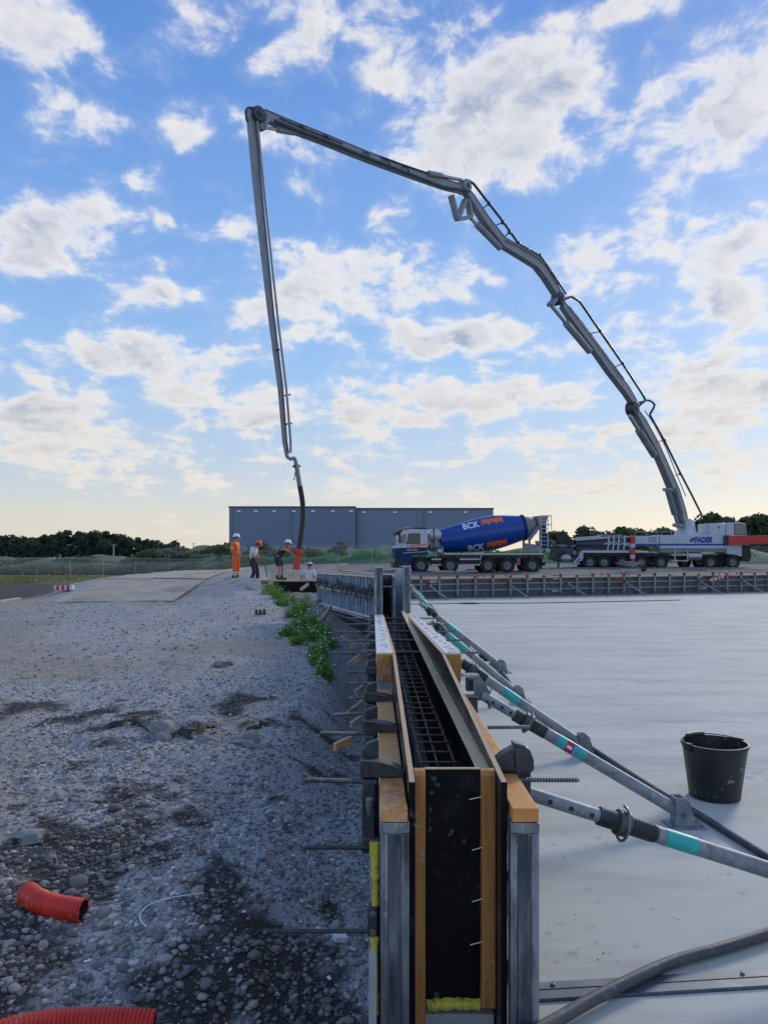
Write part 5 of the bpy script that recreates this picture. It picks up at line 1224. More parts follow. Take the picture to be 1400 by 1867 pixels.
for i in range(2): m = MB(); m.lathe([(0, .07), (.10, .07), (.14, .04)], (.9+.0*i, -.8+1.6*i, 3.02), n=10); T.add('beacon', m, 'orange_mark')
cab_prism('chassis_black', 'bumper', [(-.06, .38), (-.08, .62), (.04, .98), (.30, .98), (.95, .62), (.95, .38)], -hw-.01, hw+.01, bev=.03)
for z in (1.12, 1.28, 1.44, 1.58): T.add('grille_bar', B(-.03, .018, -.85, .85, z, z+.09), 'chassis_black')
for y in (-1.0, 1.0): T.add('headlight', B(-.07, .02, y-.16, y+.16, .80, .95), 'silver')
for y in (-hw-.16, hw+.05): T.add('mirror', B(.30, .42, y, y+.11, 2.1, 2.62), 'chassis_black')
T.add('door_handle', B(1.55, 1.78, -hw-.03, -hw-.003, 1.62, 1.66), 'chassis_black'); T.add('door_seam', B(.86, .875, -hw-.004, -hw-.001, 1.0, 2.0), 'chassis_black'); T.add('step', B(.35, 1.15, -hw-.03, -hw+.2, .45, .50), 'silver')
v, f = text_geo('BCK', .20); m = MB(); m.v = [(.86+p.x, -hw-.012, 1.53+p.y*.9) for p in v]; m.f = f; T.add('cab_lettering', m, 'white_print', smooth=0)
T.add('cab_mark', B(1.28, 1.58, -hw-.012, -hw-.003, 1.53, 1.66), 'orange_mark')
for x in (1.83, 3.84, 6.44, 7.76, 9.52):
    for y in (-1.08, 1.08):
        wheel(T, x, y, .535)
    for y0 in (-1.26, .95): T.add('mudguard', arch(x, y0, y0+.33, .535, .62, .03), 'chassis_black')
    m = MB(); m.tube((x, -1, .535), (x, 1, .535), .09); T.add('axle', m, 'chassis_black')
for y in (-.48, .40): T.add('chassis_rail', B(.8, 10.4, y, y+.08, .78, 1.06), 'chassis_black')
T.add('frame_bed', B(3.25, 10.35, -.95, .95, 1.10, 1.24), 'chassis_black'); 
for x0, x1 in ((3.4, 4.55), (4.6, 5.85), (5.9, 10.3)): T.add('side_rail', B(x0, x1, -1.24, -1.17, 1.26, 1.36), 'silver')
m = MB(); m.beam((5.85, -1.2, .55), (5.95, -1.2, 1.3), .06, .06); m.beam((10.3, -1.2, 1.3), (10.55, -1.2, .75), .06, .06); T.add('rail_support', m, 'silver')
for x0, x1 in ((2.52, 3.2), (4.45, 5.82)):
    for z in (.52, .90): T.add('guard_bar', B(x0, x1, -1.25, -1.21, z, z+.10), 'silver')
T.add('battery_box', B(4.5, 5.8, -1.15, -.5, .55, 1.05), 'chassis_black'); T.add('tank', B(2.5, 3.2, -1.15, -.5, .5, 1.15), 'chassis_black')
T.add('tool_box', B(8.42, 8.64, -1.24, -1.0, .55, 1.0), 'truck_grey'); T.add('warning_plate', B(8.46, 8.60, -1.252, -1.242, .62, .95), 'red_paint')
# water tank behind the cab
m = MB(); m.lathe([(-.95, .001), (-.95, .30), (-.88, .44), (.88, .44), (.95, .30), (.95, .001)], (2.84, 0, 2.62), (0, 1, 0), 20); wt = T.add('water_tank', m, 'silver')
m = MB(); m.lathe([(-.95, .001), (-.95, .26), (-.9, .38), (.9, .38), (.95, .26), (.95, .001)], (2.88, 0, 1.85), (0, 1, 0), 20); T.add('gearbox_housing', m, 'truck_grey')
m = MB(); m.path([(2.72, -1.0, 1.2), (2.72, -1.02, 3.12)], .035, 6); m.path([(2.45, -1.0, 1.55), (2.95, -1.02, 1.75), (3.2, -1.0, 1.5)], .04, 6); m.path([(3.15, -.98, 1.3), (3.18, -1.0, 2.3)], .03, 6); T.add('pipework', m, 'chassis_black')
T.add('control_box', B(2.98, 3.28, -1.15, -.9, 1.42, 1.64), 'truck_white'); T.add('front_pedestal', B(3.1, 3.45, -.7, .7, 1.25, 2.1), 'truck_grey')
# drum
A0, A1 = Vector((3.2, 0, 2.18)), Vector((9.95, 0, 3.28)); AX = (A1-A0).normalized(); AP = Vector((-AX.z, 0, AX.x)); LD = (A1-A0).length
DP = [(0, .70), (.04, .77), (.12, .80), (1.3, .98), (2.6, 1.155), (3.2, 1.20), (4.0, 1.20), (4.7, 1.10), (5.6, .93), (6.05, .84)]
def dr(s_): return float(np.interp(s_, [p[0] for p in DP], [p[1] for p in DP]))
m = MB(); m.lathe([(0, .001)]+DP, A0, AX, 48, cap=False); drum = T.add('drum', m, 'drum_blue')
m = MB(); m.lathe([(5.98, .80), (5.98, .93), (6.12, .93), (6.12, .80)], A0, AX, 40, cap=False); T.add('drum_ring', m, 'truck_blue', parent=drum)
m = MB(); m.lathe([(6.06, .835), (6.85, .60), (6.9, .55), (6.88, .001)], A0, AX, 36, cap=False); T.add('drum_mouth', m, 'truck_grey', parent=drum)
def on_drum(mb, px, pz):
    "side-view position on the drum -> point just proud of its near side"
    q = Vector((px, 0, pz))-A0; s_ = q.dot(AX); h = q.dot(AP); r = dr(s_)
    return A0+AX*s_+AP*h+Vector((0, -math.sqrt(max(r*r-h*h, .01))-.012, 0))
def decal(name, word, x0, z0, size, ang, mat, bold=.012):
    v, f = text_geo(word, size, cuts=2, bold=bold); m = MB(); c, s_ = math.cos(ang), math.sin(ang)
    m.v = [tuple(on_drum(m, x0+p.x*c-p.y*s_*.0-p.y*math.sin(ang), z0+p.x*s_+p.y*c)) for p in v]; m.f = f; T.add(name, m, mat, smooth=0)
def flags(name, x0, z0, h, w, ang, mat):
    m = MB(); c, s_ = math.cos(ang), math.sin(ang)
    for i in range(3):
        n = 6
        for a in range(n):
            for b_ in range(4):
                u0, u1 = a/n, (a+1)/n; w0, w1 = b_/4, (b_+1)/4
                pts = []
                for uu, ww in ((u0, w0), (u1, w0), (u1, w1), (u0, w1)):
                    low = .30*abs(math.sin(uu*math.pi))*(1-ww) if i < 3 else 0
                    lx = (i+uu)*w+.10*h*ww; lz = h*(low*1.2+ww*(1-low*1.2)); pts.append(on_drum(m, x0+lx*c-lz*s_, z0+lx*s_+lz*c))
                m.quadmesh(pts, [(0, 1, 2, 3)])
    T.add(name, m, mat, smooth=60)
decal('drum_lettering', 'BCK', 4.78, 2.98, .58, R(11), 'white_print', .014); flags('drum_mark', 6.05, 3.26, .40, .50, R(8), 'orange_mark')
decal('drum_lettering', 'BCK', 5.15, 1.47, .58, R(9), 'white_print', .014); flags('drum_mark', 6.45, 1.68, .40, .47, R(10), 'orange_mark')
# rear: support, hopper, ladder, chute
m = MB(); m.beam((9.35, -.8, 2.25), (10.15, -.8, 3.3), .12, .22); m.beam((9.35, .8, 2.25), (10.15, .8, 3.3), .12, .22); m.beam((9.4, -.8, 1.25), (9.4, -.8, 2.35), .12, .2); m.beam((9.4, .8, 1.25), (9.4, .8, 2.35), .12, .2); T.add('drum_support', m, 'truck_grey')
m = MB(); m.prism([(8.9, -1.12, 1.38), (9.98, -1.12, 1.38), (9.9, -1.12, 1.95), (9.05, -1.12, 2.05)], (0, .5, 0)); T.add('water_box', m, 'truck_grey', bev=.03)
m = MB(); m.prism([(9.95, -.6, 3.95), (10.75, -.6, 3.95), (10.6, -.6, 3.15), (10.1, -.6, 3.15)], (0, 1.2, 0)); T.add('hopper', m, 'truck_grey')
la = MB()
for y in (-1.18, -.78): la.beam((10.12, y, 1.55), (10.12, y, 3.95), .05, .05); 
la.beam((10.60, -1.18, 1.55), (10.60, -1.18, 3.95), .05, .05)
for z in np.arange(1.65, 3.95, .28): la.beam((10.12, -1.18, z), (10.60, -1.18, z), .035, .035)
T.add('ladder', la, 'silver')
m = MB(); 
for z in (3.35, 3.95): m.path([(10.05, -1.15, z), (10.85, -1.15, z), (10.85, .6, z)], .025, 6)
m.path([(10.85, -1.15, 2.95), (10.85, -1.15, 3.98)], .025, 6); T.add('platform_railing', m, 'silver')
T.add('ladder_backing', B(10.2, 10.55, -.95, -.6, 1.6, 3.3), 'truck_blue')
ch = MB(); rg = []
for (x, z) in ((10.55, 2.42), (11.0, 2.18), (11.42, 1.95)): rg.append([(x, -.28, z+.2), (x, -.22, z), (x, 0, z-.1), (x, .22, z), (x, .28, z+.2), (x-.02, .2, z+.05), (x-.02, 0, z-.04), (x-.02, -.2, z+.05)])
ch.rings(rg); T.add('chute', ch, 'truck_grey'); m = MB(); m.path([(10.5, -.3, 1.1), (10.6, -.3, 1.6), (10.8, -.2, 2.1)], .07, 8); T.add('chute_pivot', m, 'chassis_black')
T.add('rear_bumper', B(10.3, 10.42, -1.15, 1.15, .5, .75), 'chassis_black'); T.add('mud_flap', B(10.15, 10.18, -1.2, -.8, .25, .95), 'chassis_black')
T.done()

# ---- boom pump truck: local x to the right (front), x = 0 at the hopper
PXB = P(1000, 1037, 61.5).x
pt = Thing('boom_pump_truck', 'white concrete pump truck with red outrigger and long raised boom', 'truck', loc=(PXB, 61.7, .19), rz=0); T = pt; hw = 1.24
for x in (3.05, 4.16, 5.6, 7.1, 8.65, 12.55, 14.3):
    for y in (-1.08, 1.08): wheel(T, x, y, .535)
    for y0 in (-1.27, .96): T.add('mudguard', arch(x, y0, y0+.33, .535, .60, .04), 'chassis_black')
wheel(T, 11.25, .9, .535)
for y in (-.5, .42): T.add('chassis_rail', B(1.8, 15.2, y, y+.08, .75, 1.1), 'chassis_black')
T.add('side_skirt', B(2.5, 9.3, -1.1, 1.1, 1.0, 1.28), 'chassis_black'); T.add('deck_beam', B(2.35, 6.55, -1.26, 1.2, 1.30, 1.48), 'truck_white')
T.add('deck_end', B(2.25, 2.5, -1.2, 1.2, .65, 1.30), 'truck_white')
T.add('side_box', B(6.5, 8.45, -1.26, 1.2, 1.84, 2.62), 'truck_white', bev=.03); T.add('side_box', B(8.5, 13.75, -1.26, 1.2, 1.62, 2.68), 'truck_white', bev=.03); T.add('side_box_lower', B(8.6, 13.7, -1.2, 1.15, 1.35, 1.61), 'truck_grey')
T.add('blue_stripe', B(6.6, 13.6, -1.272, -1.262, 1.86, 2.0), 'logo_blue')
T.add('vent_slot', B(7.62, 7.68, -1.27, -1.261, 2.10, 2.50), 'boom_dark')
for i in range(3):
    for j in range(3): T.add('vent_slot', B(7.80+.16*i, 7.88+.16*i, -1.27, -1.261, 2.10+.165*j, 2.19+.165*j), 'boom_dark')
v, f = text_geo('FADER', .60, bold=.036); wd = max(p.x for p in v); m = MB(); m.v = [(11.23+p.x*1.43/wd+p.y*.12, -1.275, 2.10+p.y) for p in v]; m.f = f; T.add('lettering', m, 'logo_blue', smooth=0)
for k_, dx in enumerate((0, .15)):
    m = MB(); rg = []
    for a in np.linspace(.15, 1.45, 7): rg.append([(11.18+dx-.36*math.cos(a)*(1-.12*k_), -1.276, 2.08+.42*math.sin(a)), (11.18+dx-.22*math.cos(a)*(1-.12*k_), -1.276, 2.08+.33*math.sin(a))])
    m.rings(rg, cap=False, closed=False); T.add('logo', m, 'logo_blue', smooth=0)
# rear hopper and pump
T.add('pump_unit', B(2.0, 5.7, -.95, .95, 1.49, 2.38), 'boom_dark', bev=.05); T.add('oil_cooler', B(4.0, 5.6, -1.0, .6, 2.385, 2.72), 'truck_grey', bev=.03); T.add('hopper_frame', B(.35, 2.0, -.92, .92, 1.76, 1.95), 'truck_grey', bev=.03)
m = MB(); m.path([(.2, -1.0, 1.3), (.1, -1.05, 2.1), (.9, -1.05, 2.35), (1.8, -1.0, 2.5)], .05, 6); m.path([(-.1, -.9, .8), (.05, -.95, 1.5), (.5, -.95, 1.9)], .09, 8); T.add('hopper_guard', m, 'dark_steel')
m = MB(); m.prism([(.3, -.9, 1.55), (1.9, -.9, 1.75), (1.7, -.9, .75), (.6, -.9, .55)], (0, 1.8, 0)); T.add('hopper', m, 'boom_dark', bev=.05)
m = MB(); m.prism([(.75, -.95, 2.95), (1.05, -.95, 3.0), (1.9, -.95, 1.95), (1.35, -.95, 1.75)], (0, 1.9, 0)); T.add('hopper_flap', m, 'chassis_black')
m = MB(); m.path([(.15, -.6, .9), (.5, -.8, .7), (1.4, -.95, .62), (2.0, -.9, .9)], .12, 8); m.path([(.4, -.9, 1.2), (1.0, -1.0, 1.35), (1.8, -1.0, 1.1)], .08, 8); T.add('pump_pipe', m, 'dark_steel')
T.add('rear_leg', B(.55, .70, -.9, -.7, 0, .8), 'dark_steel'); m = MB(); m.beam((1.7, -1.1, .35), (2.3, -1.1, 1.1), .1, .12); m.beam((1.95, -1.1, .35), (2.5, -1.1, 1.0), .08, .1); m.beam((.9, -1.1, .42), (2.3, -1.1, .42), .1, .06); T.add('rear_steps', m, 'truck_white')
m = MB(); m.ball((1.2, -1.02, .85), (.45, .3, .35), 12, 8); T.add('agitator_cover', m, 'silver')
m = MB(); m.lathe([(2.0, .001), (2.0, .40), (2.1, .46), (4.2, .46), (4.3, .40), (4.3, .001)], (0, -.6, 1.98), (1, 0, 0), 16); T.add('hydraulic_tank', m, 'boom_dark')
for z, y in ((2.56, -.9), (2.42, -1.05)): m = MB(); m.beam((1.9, y, z-.12), (4.6, y, z+.08), .10, .12); T.add('folded_pipe', m, 'truck_white')
for x in (4.45, 4.85, 5.25, 5.7, 6.2): m = MB(); m.beam((x, -1.1, 1.5), (x+.1, -1.1, 2.65), .10, .12); m.beam((x-.3, -1.1, 1.9+.1*(x % .5)), (x+.3, -1.1, 2.2), .08, .08); T.add('valve_rack', m, 'truck_white')
T.add('control_cabinet', B(5.75, 6.4, -1.15, -.5, 1.95, 2.6), 'truck_white'); T.add('cabinet_window', B(5.85, 6.2, -1.165, -1.152, 2.1, 2.5), 'chassis_black')
m = MB()
for x0, x1 in ((6.6, 8.4), (8.7, 10.2)):
    m.path([(x0, -1.1, 2.66), (x0, -1.1, 2.95), (x1, -1.1, 2.95), (x1, -1.1, 2.66)], .02, 5)
    m.path([(.5*(x0+x1), -1.1, 2.66), (.5*(x0+x1), -1.1, 2.95)], .02, 5)
T.add('deck_railing', m, 'truck_white')
# striped outrigger leg, tank, steps
for i in range(7): T.add('outrigger_leg', B(6.12, 6.44, -1.62, -1.32, .55+i*.29, .55+(i+1)*.29-.002), 'truck_white' if i % 3 == 1 else 'red_paint')
T.add('outrigger_foot', B(5.9, 6.65, -1.8, -1.15, .02, .12), 'dark_steel'); m = MB(); m.tube((6.28, -1.47, .1), (6.28, -1.47, .6), .07); T.add('outrigger_ram', m, 'silver')
m = MB(); m.lathe([(0, .001), (0, .30), (.03, .34), (1.08, .34), (1.11, .30), (1.11, .001)], (10.75, -.95, 1.0), (1, 0, 0), 20); T.add('fuel_tank', m, 'silver')
m = MB()
for z in (.66, 1.1): m.beam((9.45, -1.2, z), (10.7, -1.2, z), .12, .08)
for x in (9.7, 10.7): m.beam((x, -1.2, .6), (x, -1.2, 1.5), .08, .08)
T.add('steps', m, 'silver')
# cab and box behind it
T.add('cab_box', B(12.48, 13.72, -1.2, 1.2, 2.685, 3.62), 'truck_white', bev=.03); m = MB(); m.prism([(13.05, -1.21, 3.35), (13.3, -1.21, 3.35), (13.18, -1.21, 3.15)], (0, .008, 0)); T.add('cab_box_mark', m, 'boom_dark')
m = MB(); m.prism([(13.76, -1.22, 1.2), (15.4, -1.22, .9), (15.5, -1.22, 2.2), (15.25, -1.22, 3.55), (14.9, -1.22, 3.68), (13.76, -1.22, 3.66)], (0, 2.44, 0)); T.add('cab', m, 'truck_white', bev=.04)
m = MB(); m.prism([(14.40, -1.236, 2.72), (14.43, -1.236, 3.52), (15.12, -1.236, 3.52), (15.33, -1.236, 2.72)], (0, .012, 0)); T.add('side_window', m, 'glass_window')
m = MB(); m.prism([(14.35, -1.230, 2.68), (14.38, -1.230, 3.57), (15.16, -1.230, 3.57), (15.38, -1.230, 2.68)], (0, .0075, 0)); T.add('window_frame', m, 'chassis_black')
T.add('windscreen', MB().quadmesh([(15.53, -1.1, 2.25), (15.53, 1.1, 2.25), (15.30, 1.05, 3.5), (15.30, -1.05, 3.5)], [(0, 1, 2, 3)]), 'glass_window')
m = MB(); m.prism([(14.95, -1.24, .62), (15.6, -1.24, .6), (15.72, -1.24, 1.0), (15.62, -1.24, 1.9), (14.95, -1.24, 1.9)], (0, 2.48, 0)); T.add('bumper', m, 'chassis_black', bev=.04)
T.add('mirror', B(15.45, 15.57, -1.45, -1.3, 2.4, 3.1), 'chassis_black')
# red outrigger arm swung forward past the cab
m = MB(); m.prism([(13.70, -1.75, 1.95), (13.70, -1.75, 2.60), (19.6, -1.75, 2.72), (19.6, -1.75, 2.02)], (0, .38, 0)); T.add('outrigger_arm', m, 'red_paint', bev=.02)
T.add('outrigger_sleeve', B(18.3, 18.42, -1.77, -1.35, 1.95, 2.75), 'truck_white'); T.add('outrigger_hinge', B(13.5, 13.9, -1.5, -1.22, 1.9, 2.66), 'dark_steel')
m = MB(); m.tube((19.4, -1.56, .02), (19.4, -1.56, 2.0), .09); T.add('outrigger_post', m, 'red_paint')
# turret
m = MB(); m.lathe([(2.685, .95), (2.8, .9), (3.1, .72), (3.9, .62), (4.0, .5)], (11.05, 0, 0), n=20); T.add('turret', m, 'truck_white')

# boom: a chain of box arms in one upright plane from the turret to the hose
O3 = Vector((PXB, 61.7, .19))
Pb = Vector((P(1247, 960, 61.7).x, 61.7)); Ph = Vector((P(540, 1005, 30.8).x, 30.8)); bd_ = (Ph-Pb).normalized(); bn = Vector((bd_.y, -bd_.x))   # bn: towards the camera side
if bn.y > 0: bn = -bn
def bpt(px, py):
    "photo pixel -> point in the boom's upright plane, in truck coordinates"
    k_ = (px-700)/F; t_ = (k_*Pb.y-Pb.x)/(bd_.x-k_*bd_.y); q = Pb+bd_*t_
    return Vector((q.x, q.y, CAMZ-(py-HOR)/F*q.y))-O3
BN = Vector((bn.x, bn.y, 0)); BDv = Vector((bd_.x, bd_.y, 0))
def arm(name, pts, mat='boom_grey', off=0):
    "pts: (px, py, height in plane, thickness)"
    C_ = [bpt(a, b) for a, b, _, _ in pts]; m = MB(); rg = []
    for i, c in enumerate(C_):
        t_ = (C_[min(i+1, len(C_)-1)]-C_[max(i-1, 0)]).normalized(); u = BN.cross(t_).normalized(); h, w = pts[i][2]/2, pts[i][3]/2; c = c+BN*off
        rg.append([c-u*h-BN*w, c+u*h-BN*w, c+u*h+BN*w, c-u*h+BN*w])
    m.rings(rg); p = T.add(name, m, mat, bev=.02)
    # flanges along the edges
    m = MB()
    for s_ in (-1, 1):
        rg = []
        for i, c in enumerate(C_):
            t_ = (C_[min(i+1, len(C_)-1)]-C_[max(i-1, 0)]).normalized(); u = BN.cross(t_).normalized(); h, w = pts[i][2]/2, pts[i][3]/2+.03; c = c+BN*off+u*s_*(h+.012)
            rg.append([c-u*.012-BN*w, c+u*.012-BN*w, c+u*.012+BN*w, c-u*.012+BN*w])
        m.rings(rg)
    T.add('flange', m, mat, parent=None); return p
def bpipe(name, pts, r, off, mat='boom_dark', n=8, sm=True):
    C_ = [bpt(a, b)+BN*off for a, b in pts]; m = MB(); m.path(smooth_path(C_, 5) if sm else C_, r, n); T.add(name, m, mat)
def knuckle(px, py, r, w, mat='boom_grey'):
    c = bpt(px, py); m = MB(); m.lathe([(-w, r*.55), (-w, r*.9), (-w+.05, r), (w-.05, r), (w, r*.9), (w, r*.55)], c, BN, 18); T.add('boom_joint', m, mat)
    m = MB(); m.lathe([(w, r*.4), (w+.06, r*.38), (w+.07, r*.2)], c, BN, 12); T.add('joint_pin', m, 'boom_dark')
def bcyl(pa, pb, r, off=0, split=.5):
    a, b_ = bpt(*pa)+BN*off, bpt(*pb)+BN*off; c = a.lerp(b_, split); m = MB(); m.tube(a, c, r*.55, n=10); T.add('cylinder_rod', m, 'silver'); m = MB(); m.tube(c, b_, r, n=12); T.add('hydraulic_cylinder', m, 'boom_grey')
arm('boom_arm', [(1248, 966, 0.68, 0.52), (1241, 935, 0.78, 0.52), (1230, 900, 0.82, 0.50), (1208, 848, 0.70, 0.46), (1192, 812, 0.672, 0.426), (1170, 772, 0.64, 0.41), (1158, 752, 0.41, 0.369)])
knuckle(1152, 745, .5, .34, 'boom_dark')
arm('boom_arm', [(1156, 738, 0.492, 0.344), (1140, 712, 0.59, 0.361), (1109, 672, 0.607, 0.344), (1076, 626, 0.508, 0.328), (1046, 586, 0.476, 0.312), (1024, 556, 0.344, 0.295)])
knuckle(1017, 545, .38, .3, 'boom_dark')
arm('boom_arm', [(1022, 548, 0.41, 0.328), (1008, 524, 0.541, 0.344), (993, 500, 0.59, 0.344), (976, 478, 0.607, 0.344), (946, 460, 0.558, 0.328), (915, 442, 0.492, 0.312), (884, 402, 0.443, 0.295), (858, 362, 0.377, 0.279), (846, 345, 0.295, 0.262)])
knuckle(845, 341, .33, .3)
arm('boom_arm', [(842, 345, 0.35, 0.276), (815, 338, 0.405, 0.258), (760, 320, 0.35, 0.248), (663, 284, 0.331, 0.239), (590, 254, 0.331, 0.239), (517, 226, 0.35, 0.23), (480, 210, 0.331, 0.23)])
knuckle(466, 212, .30, .30, 'boom_dark')
arm('boom_arm', [(459, 205, 0.192, 0.176), (458, 218, 0.264, 0.16), (467, 320, 0.248, 0.152), (475, 400, 0.224, 0.136), (494, 575, 0.16, 0.112), (511, 708, 0.128, 0.096), (519, 806, 0.104, 0.08), (523, 828, 0.088, 0.072)], off=.02)
# linkages and cylinders
def link(pts, w, th): 
    C_ = [bpt(*p) for p in pts]; m = MB()
    for i in range(len(C_)-1): m.beam(C_[i], C_[i+1], w, th, tuple(BN))
    T.add('linkage', m, 'boom_grey')
link([(822, 356), (833, 400)], .16, .3); link([(833, 400), (858, 396)], .16, .3); link([(834, 398), (848, 364)], .16, .3); link([(858, 396), (852, 364)], .14, .3)
bcyl((858, 398), (911, 452), .17, .0, .2); bcyl((1003, 555), (1074, 640), .22, 0, .38); link([(1016, 540), (1002, 556)], .2, .4)
bcyl((1147, 758), (1192, 830), .26, 0, .35); bcyl((1234, 956), (1216, 892), .22, .0, .3); bcyl((1240, 956), (1222, 892), .22, .3, .3); link([(1214, 892), (1228, 896)], .2, .6); link([(1232, 957), (1250, 962)], .25, .6)
bcyl((480, 234), (533, 243), .12, .1, .42); link([(463, 215), (478, 236)], .2, .3); link([(488, 214), (478, 236)], .16, .3)
bcyl((836, 330), (775, 318), .12, .2, .62)
# delivery pipe with its brackets
bpipe('delivery_pipe', [(1277, 938), (1258, 900), (1238, 862), (1210, 805), (1183, 757)], .085, .05, sm=False); bpipe('delivery_pipe', [(1182, 755), (1190, 738), (1176, 730), (1160, 742)], .085, .1)
bpipe('delivery_pipe', [(1171, 722), (1133, 663), (1092, 604), (1055, 550), (1040, 541), (1026, 546)], .08, .05, sm=False); bpipe('delivery_pipe', [(1171, 722), (1174, 731), (1164, 734)], .08, .05)
bpipe('delivery_pipe', [(1030, 536), (997, 486), (982, 466), (943, 444), (915, 404), (862, 336), (853, 330), (846, 340)], .07, .05, sm=False)
bpipe('delivery_pipe', [(846, 352), (800, 345), (740, 322), (663, 293), (590, 264), (517, 236), (492, 226)], .075, .30, sm=False)
bpipe('delivery_pipe', [(447, 225), (444, 205), (452, 199), (470, 203)], .045, .15); bpipe('delivery_pipe', [(463, 225), (474, 330), (500, 575), (516, 708), (524, 806), (524, 826)], .05, .20, 'boom_grey', sm=False)
br = [((1238, 864), (1222, 868)), ((1210, 803), (1192, 806)), ((1133, 663), (1114, 672)), ((1092, 604), (1070, 610)), ((943, 444), (934, 456)), ((982, 466), (970, 478)), ((915, 406), (896, 414)), ((890, 372), (876, 382)), ((927, 424), (914, 436)), ((960, 455), (952, 464))]
for a, b_ in br:
    m = MB(); m.tube(bpt(*a)+BN*.05, bpt(*b_)+BN*.05, .035, n=6); T.add('pipe_bracket', m, 'boom_dark'); m = MB(); m.ball(bpt(*a)+BN*.05, .12, 8, 6); T.add('pipe_clamp', m, 'boom_dark')
for px, py in ((590, 256), (663, 286), (735, 312), (545, 238), (700, 299)):
    m = MB(); m.path([bpt(px-6, py-6)+BN*.2, bpt(px, py-3)+BN*.24, bpt(px+2, py+6)+BN*.3], .035, 6); T.add('pipe_bracket', m, 'boom_dark')
for px, py, dx in ((519, 722, 8), (521, 774, 8), (502, 640, 5)):
    m = MB(); m.tube(bpt(px-3, py)+BN*.1, bpt(px+dx, py-2)+BN*.1, .03, n=6); T.add('pipe_bracket', m, 'boom_dark')
bpipe('hydraulic_line', [(1240, 905), (1222, 862), (1205, 820), (1185, 780), (1165, 750)], .035, .40); bpipe('hydraulic_line', [(1130, 692), (1095, 645), (1060, 598), (1030, 560)], .03, .29); bpipe('hydraulic_line', [(852, 335), (800, 325), (740, 306), (690, 288)], .03, .18); bpipe('hydraulic_line', [(505, 218), (560, 241), (620, 264)], .025, .17)
bpipe('hydraulic_line', [(1010, 520), (985, 482), (950, 458), (915, 440)], .028, .24)
# end hose
bpipe('end_elbow', [(519, 826), (520, 832), (526, 837), (533, 836), (536, 844), (537, 852)], .075, .12, 'galv'); bpipe('end_pipe', [(536.5, 846), (540, 868), (543, 888)], .095, .12, 'boom_grey')
m = MB(); m.path([bpt(531, 851)+BN*.12, bpt(543, 850)+BN*.12], .05, 6); T.add('pipe_clamp', m, 'boom_dark')
bpipe('end_hose', [(543, 886), (547, 908), (549, 932), (547.5, 958), (544, 985), (540.5, 1008)], .105, .12, 'black_rubber', 12)
bpipe('red_sleeve', [(541, 1003), (539, 1018), (536, 1038)], .135, .12, 'red_paint', 12); bpipe('sleeve_collar', [(541.5, 1002), (540, 1010)], .19, .12, 'red_paint', 12); bpipe('safety_strap', [(535, 862), (534, 872), (532, 876)], .02, .1, 'weed')
T.done()

# wheelbarrow before the pump truck
t = Thing('wheelbarrow', 'grey-green wheelbarrow standing before the pump truck wheels', 'wheelbarrow'); c = P(1150, 1040, 52); c.z = gzs(c.x, c.y)
o = lambda x, y, z: (c.x+x, c.y+y, c.z+z)
m = MB(); m.hexa([o(-.25, -.2, .38), o(.35, -.2, .38), o(.35, .2, .38), o(-.25, .2, .38), o(-.5, -.32, .72), o(.62, -.32, .66), o(.62, .32, .66), o(-.5, .32, .72)]); t.add('tray', m, 'galv_panel', bev=.02)
for y in (-.25, .25):
    m = MB(); m.path([o(.85, y*.3, .22), o(.2, y, .36), o(-.4, y, .42), o(-1.0, y*1.1, .62)], .02, 6); t.add('handle', m, 'galv'); m = MB(); m.path([o(-.3, y, .40), o(-.38, y, .02), o(-.15, y, .02), o(-.05, y, .38)], .018, 6); t.add('leg', m, 'galv')
m = MB(); m.lathe([(-.05, .10), (-.05, .18), (0, .20), (.05, .18), (.05, .10)], o(.85, 0, .20), (0, 1, 0), 16); t.add('wheel', m, 'tyre'); t.done()

# ------------------------------------------------------------------ background: fence, banks, warehouse, trees
fz = lambda x, y: gzs(x, y)
FP = Thing('fence_panel', 'p', 'fence panel', 'mesh fence panels across the site', loc=(0, 0, 0))
m = MB(); m.path([(-1.72, 0, .1), (-1.72, 0, 2.0), (1.72, 0, 2.0), (1.72, 0, .1)], .021, 6); m.tube((-1.72, 0, .15), (1.72, 0, .15), .018, n=6); FP.add('frame', m, 'fence_metal')
m = MB()
for x in np.arange(-1.6, 1.65, .11): m.tube((x, 0, .15), (x, 0, 2.0), .007, n=3, cap=False)
for z in np.arange(.4, 1.9, .3): m.tube((-1.72, 0, z), (1.72, 0, z), .0045, n=3, cap=False)
FP.add('wire_mesh', m, 'fence_metal', smooth=0, kind='stuff')
m = MB(); m.obox((1.76, 0, .07), (.25, .7, .14)); FP.add('foot', m, 'concrete', bev=.03)
fr = FP.done(); k_ = 0; i = 0
FY = 80.0; xs_ = np.arange(-41.5, 4, 3.5)
for i, x in enumerate(xs_):
    y = FY+1.2*math.sin(i*.9)*.3; lb = f'galvanised mesh fence panel across the field, {ORD[i]} from the left edge'
    if i == 0: fr.location = (x, y, fz(x, y)); fr['label'] = lb
    else: dup(fr, (x, y, fz(x, y)), random.uniform(-.03, .03), lb)
for i, x in enumerate(np.arange(23, 60, 3.5)): dup(fr, (x+19, 90+.1*i, fz(x+19, 90)), 0, f'mesh fence panel behind the pump truck at right, {ORD[i]} from its cab')
